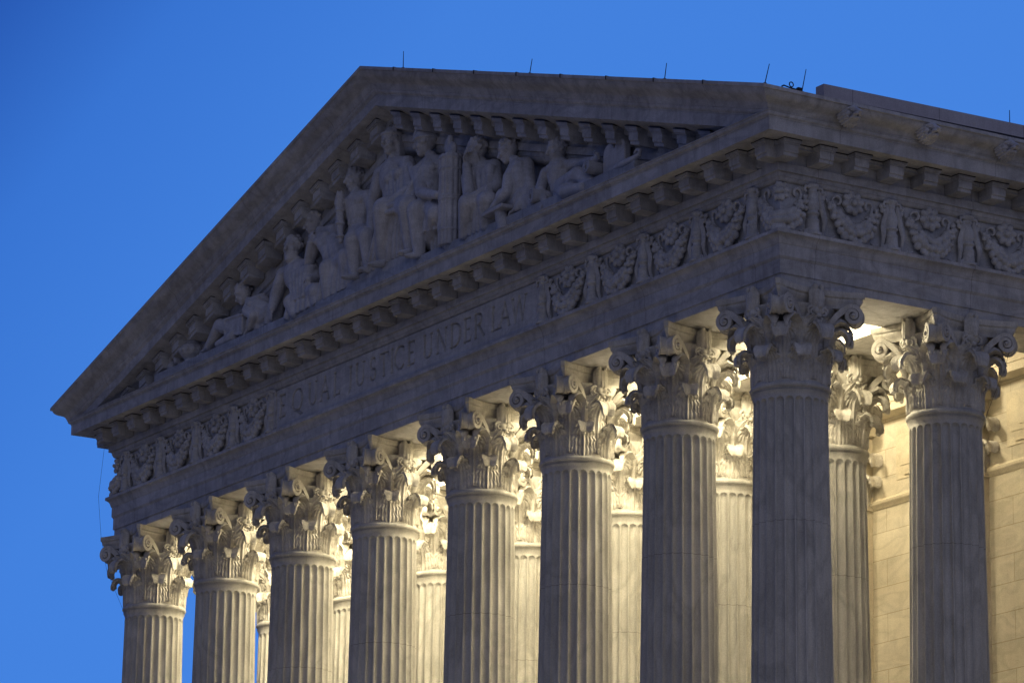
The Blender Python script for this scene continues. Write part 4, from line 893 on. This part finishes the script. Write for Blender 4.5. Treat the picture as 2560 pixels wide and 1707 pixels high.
# I : reclining youth at right, arm stretched to a scroll
m = MB(); head(m, J(-7.66, 7.42, -1.25), (-.15, -1, -.2), 1.0)
nk, sl, sr, hp = J(-7.55, 7.08, -1.2), J(-8.15, 6.95, -1.3), J(-7.05, 6.88, -1.1), J(-7.45, 6.38, -1.15)
torso(m, nk, sl, sr, hp, .88); limb(m, [sl, J(-8.45, 6.62, -1.35), J(-8.25, 6.25, -1.5)], [.16, .13, .09]); hand(m, J(-8.25, 6.28, -1.5), (0, -.5, -.6), (0, 0, -1), .9)
limb(m, [sr, J(-6.5, 6.78, -1.1), J(-6.0, 6.74, -1.3)], [.16, .13, .09]); hand(m, J(-6.0, 6.74, -1.3), (1, -.1, .1), (0, -1, -.3), .95, .8)
limb(m, [hp, J(-6.75, 6.55, -1.4), J(-6.15, 6.22, -1.45)], [.24, .20, .12]); foot(m, J(-6.15, 6.22, -1.45), (1, -.2, -.1), .85); limb(m, [hp, J(-7.3, 6.25, -1.6), J(-6.6, 6.2, -1.6)], [.22, .18, .12])
drape(m, [J(-7.7, 6.5, -1.35), J(-6.9, 6.5, -1.35)], [J(-7.9, 6.12, -1.5), J(-6.7, 6.14, -1.5)], 9, .06, .06, .03, 25)
statue(m, 'reclining_figure', 'marble reclining bare-chested youth at the right, arm stretched towards a tablet', 'statue')
m = roll(J(-6.02, 6.52, -1.45), .17, .5, (-.1, -1, .1)); o = m.out('paper_scroll', M_STA, None); tag(o, 'rolled stone scroll under the outstretched hand of the reclining youth', 'scroll', 'carved figures in the pediment')
# tablet with round twin tops, and the roll leaning on it
m = MB()
c = J(-5.0, 6.15, -1.3); m.box(c.x-.46, c.x+.46, -1.42, -1.24, FZ, FZ+.55)
for q_ in (-.23, .23): m.tube([(c.x+q_, -1.42, FZ+.56), (c.x+q_, -1.41, FZ+.56), (c.x+q_, -1.25, FZ+.56), (c.x+q_, -1.24, FZ+.56)], [.215, .23, .23, .215], 24)
statue(m, 'tablet', 'stone tablet with twin rounded tops at the right end of the pediment', 'tablet', .02)
m = MB(); pts = [J(-5.15, 6.30, -1.55), J(-4.75, 6.32, -1.58), J(-4.40, 6.33, -1.58), J(-4.15, 6.37, -1.55), J(-4.10, 6.47, -1.5), J(-4.22, 6.52, -1.5), J(-4.33, 6.44, -1.52)]
m.tube(pts, [.08, .10, .09, .065, .055, .05, .045], 10); o = statue(m, 'carved_horn', 'curled stone horn leaning on the front of the twin-topped tablet', 'horn', .018)

# ================================================================== RODS, HOOK, WIRES on and about the roof
rg = 'lightning rods along the roof edge'
def rod(base, top, label):
    m = MB(); b = Vector(base); t_ = Vector(top); m.tube([Vector((0, 0, 0)), (t_-b)], [.012, .008], 8); m.box(-.022, .022, -.03, .03, -.05, .012)
    o = m.out('lightning_rod', M_ROD, None, base); tag(o, label, 'lightning rod', rg)
def rz_(x): return 6.12+SLOPE*((A+1.505)-x)
yr = -A-1.46
for x, dx, h, lb in ((-13.44, -.0, .45, 'thin upright rod on the slope just right of the pediment peak'), (-7.34, .10, .34, 'leaning thin rod half way down the right slope of the pediment'),
                     (-1.53, .08, .36, 'thin rod near the lower end of the right pediment slope'), (2.40, .17, .40, 'thin leaning rod at the near corner of the roof')):
    rod((x, yr, rz_(x)), (x+dx, yr, rz_(x)+h), lb)
rod((2.36, -1.35, 6.13), (2.40, -1.26, 6.66), 'thin leaning rod beside the metal eyebolt and the parapet end')
rod((1.7, 5.05, 6.65), (1.7, 5.05, 7.06), 'thin rod rising behind the parapet near the right edge')
m = MB(); m.tube([Vector((0, .055*math.cos(a), .09+.055*math.sin(a))) for a in [2*PI*i/14 for i in range(15)]], .013, 6); m.tube([(0, -.26, .0), (0, -.2, .035), (0, -.05, .01), (0, .1, .0), (0, .25, .0)], .018, 6); m.box(-.04, .04, .16, .26, -.02, .05)
tag(m.out('eyebolt', M_ROD, None, (2.38, -1.65, 6.15)), 'small dark metal eyebolt and cable on the roof edge near the corner', 'eyebolt')
# end caps on the joints of the raking sima: small dark clips
for i, x in enumerate([MID+1.75+1.99*k for k in range(8)]):
    m = MB(); m.box(-.011, .011, -.05, .05, -.085, .012); put_ = m.out('joint_clip', M_DRK, rkc, (x, -A-1.475, rz_(x)), smooth=False)
# bird netting support wires
def wire(pts, label):
    m = MB(); p0 = Vector(pts[0]); m.tube([Vector(p)-p0 for p in pts], .0045, 5); tag(m.out('netting_wire', M_WIRE, None, pts[0]), label, 'wire', 'bird netting wires')
e = -LEN
wire([(e-A-.30, -A-.28, 4.86), (e-A-.40, -A-.36, 3.4), (e-1.20, -1.20, 2.20), (e-1.05, -1.05, 1.2), (e-.70, -.66, .05)], 'taut thin wire down the far left end of the frieze and capital')
wire([(1.20, 1.16, 2.18), (1.02, .98, 1.2), (.70, .62, .02), (.62, .60, -.3)], 'taut thin wire right of the corner column capital')
wire([(1.20, y2+1.16, 2.18), (1.02, y2+.98, 1.2), (.72, y2+.62, .0), (.66, y2+.6, -.3)], 'taut thin wire right of the flank column capital')

# ================================================================== LAMPS hung from the portico ceilings
def lamp(x, y, z, power, col, label, group, rad=.24):
    root = empty('floodlight', (x, y, z)); tag(root, label, 'floodlight', group)
    m = MB(); m.lathe([(.05, .02), (.16, .02), (.17, .08), (.15, .22), (.05, .26), (.03, .30), (.03, 3.62-z)], 20, (x, y, z)); m.out('housing', M_LAMP, root)
    m = MB(); m.lathe([(0, -.03), (.08, -.025), (.13, 0), (.145, .02), (0, .02)], 20, (x, y, z)); m.out('lens', M_LENS, root)
    ld = bpy.data.lights.new('lamp_glow', 'POINT'); ld.energy = power; ld.color = col; ld.shadow_soft_size = rad
    lo = bpy.data.objects.new('lamp_glow', ld); link(lo, root); lo.location = (0, 0, -.14)
names = ['second', 'third', 'fourth', 'fifth', 'sixth', 'seventh', 'eighth']
for k in range(1, 7):
    lamp(colx(k), 2.6, 3.02, 430, (1.0, .86, .55), f'ceiling floodlight hung just behind the {names[k-1]} front column', 'portico floodlights')
    lamp(colx(k)-.3, 6.5, 3.02, 480, (1.0, .84, .54), f'ceiling floodlight hung before the wall behind the {names[k-1]} column', 'portico floodlights')
for k in range(0, 7):
    lamp((colx(k)+colx(k+1))/2, 1.75, 3.02, 680 if k == 0 else 880, (1.0, .86, .56), f'ceiling floodlight in the bay left of the {(["corner"]+names)[k]} front column', 'portico floodlights')
# floor lights that wash up to the soffits
for k in range(0, 7):
    x = (colx(k)+colx(k+1))/2; root = empty('floor_light', (x, 2.2, ZF)); tag(root, f'floor uplight in the bay left of the {(["corner"]+names)[k]} front column', 'floor light', 'portico floor lights')
    m = MB(); m.lathe([(.0, .02), (.22, .02), (.24, .10), (.20, .26), (.16, .28)], 20, (x, 2.2, ZF)); m.out('housing', M_LAMP, root); m = MB(); m.lathe([(0, .27), (.15, .27), (.155, .285), (0, .30)], 20, (x, 2.2, ZF)); m.out('lens', M_LENS, root)
    lw = bpy.data.lights.new('floor_wash', 'POINT'); lw.energy = 420; lw.color = (1, .82, .52); lw.shadow_soft_size = .4; lo = bpy.data.objects.new('floor_wash', lw); link(lo, root); lo.location = (0, .6, 2.5)
    ld = bpy.data.lights.new('floor_glow', 'SPOT'); ld.energy = 2300; ld.color = (1, .88, .62); ld.shadow_soft_size = .3; ld.spot_size = math.radians(21.5); ld.spot_blend = .35
    lo = bpy.data.objects.new('floor_glow', ld); link(lo, root); lo.location = (0, 0, .6); lo.rotation_euler = (PI, 0, 0)
# plaza lanterns far below that warm the undersides of the mouldings
def lantern(x, y, label):
    root = empty('plaza_lantern', (x, y, ZG)); tag(root, label, 'lamp post', 'plaza lanterns'); z = ZG
    m = MB(); m.lathe([(.28, 0), (.28, .2), (.12, .4), (.08, 3.6), (.16, 3.8), (0, 3.85)], 16, (x, y, z)); m.out('post', M_ROD, root)
    m = MB(); m.ell((x, y, z+4.2), .36, 16); m.out('globe', M_LENS, root)
    ld = bpy.data.lights.new('lantern_glow', 'POINT'); ld.energy = 470; ld.color = (1, .84, .50); ld.shadow_soft_size = .5
    lo = bpy.data.objects.new('lantern_glow', ld); link(lo, root); lo.location = (0, 0, 5.0)
lantern(-8, -24, 'plaza lantern before the right half of the steps'); lantern(-24, -24, 'plaza lantern before the left half of the steps'); lantern(16, -10, 'plaza lantern off the near corner'); lantern(18, 8, 'plaza lantern beside the right flank')
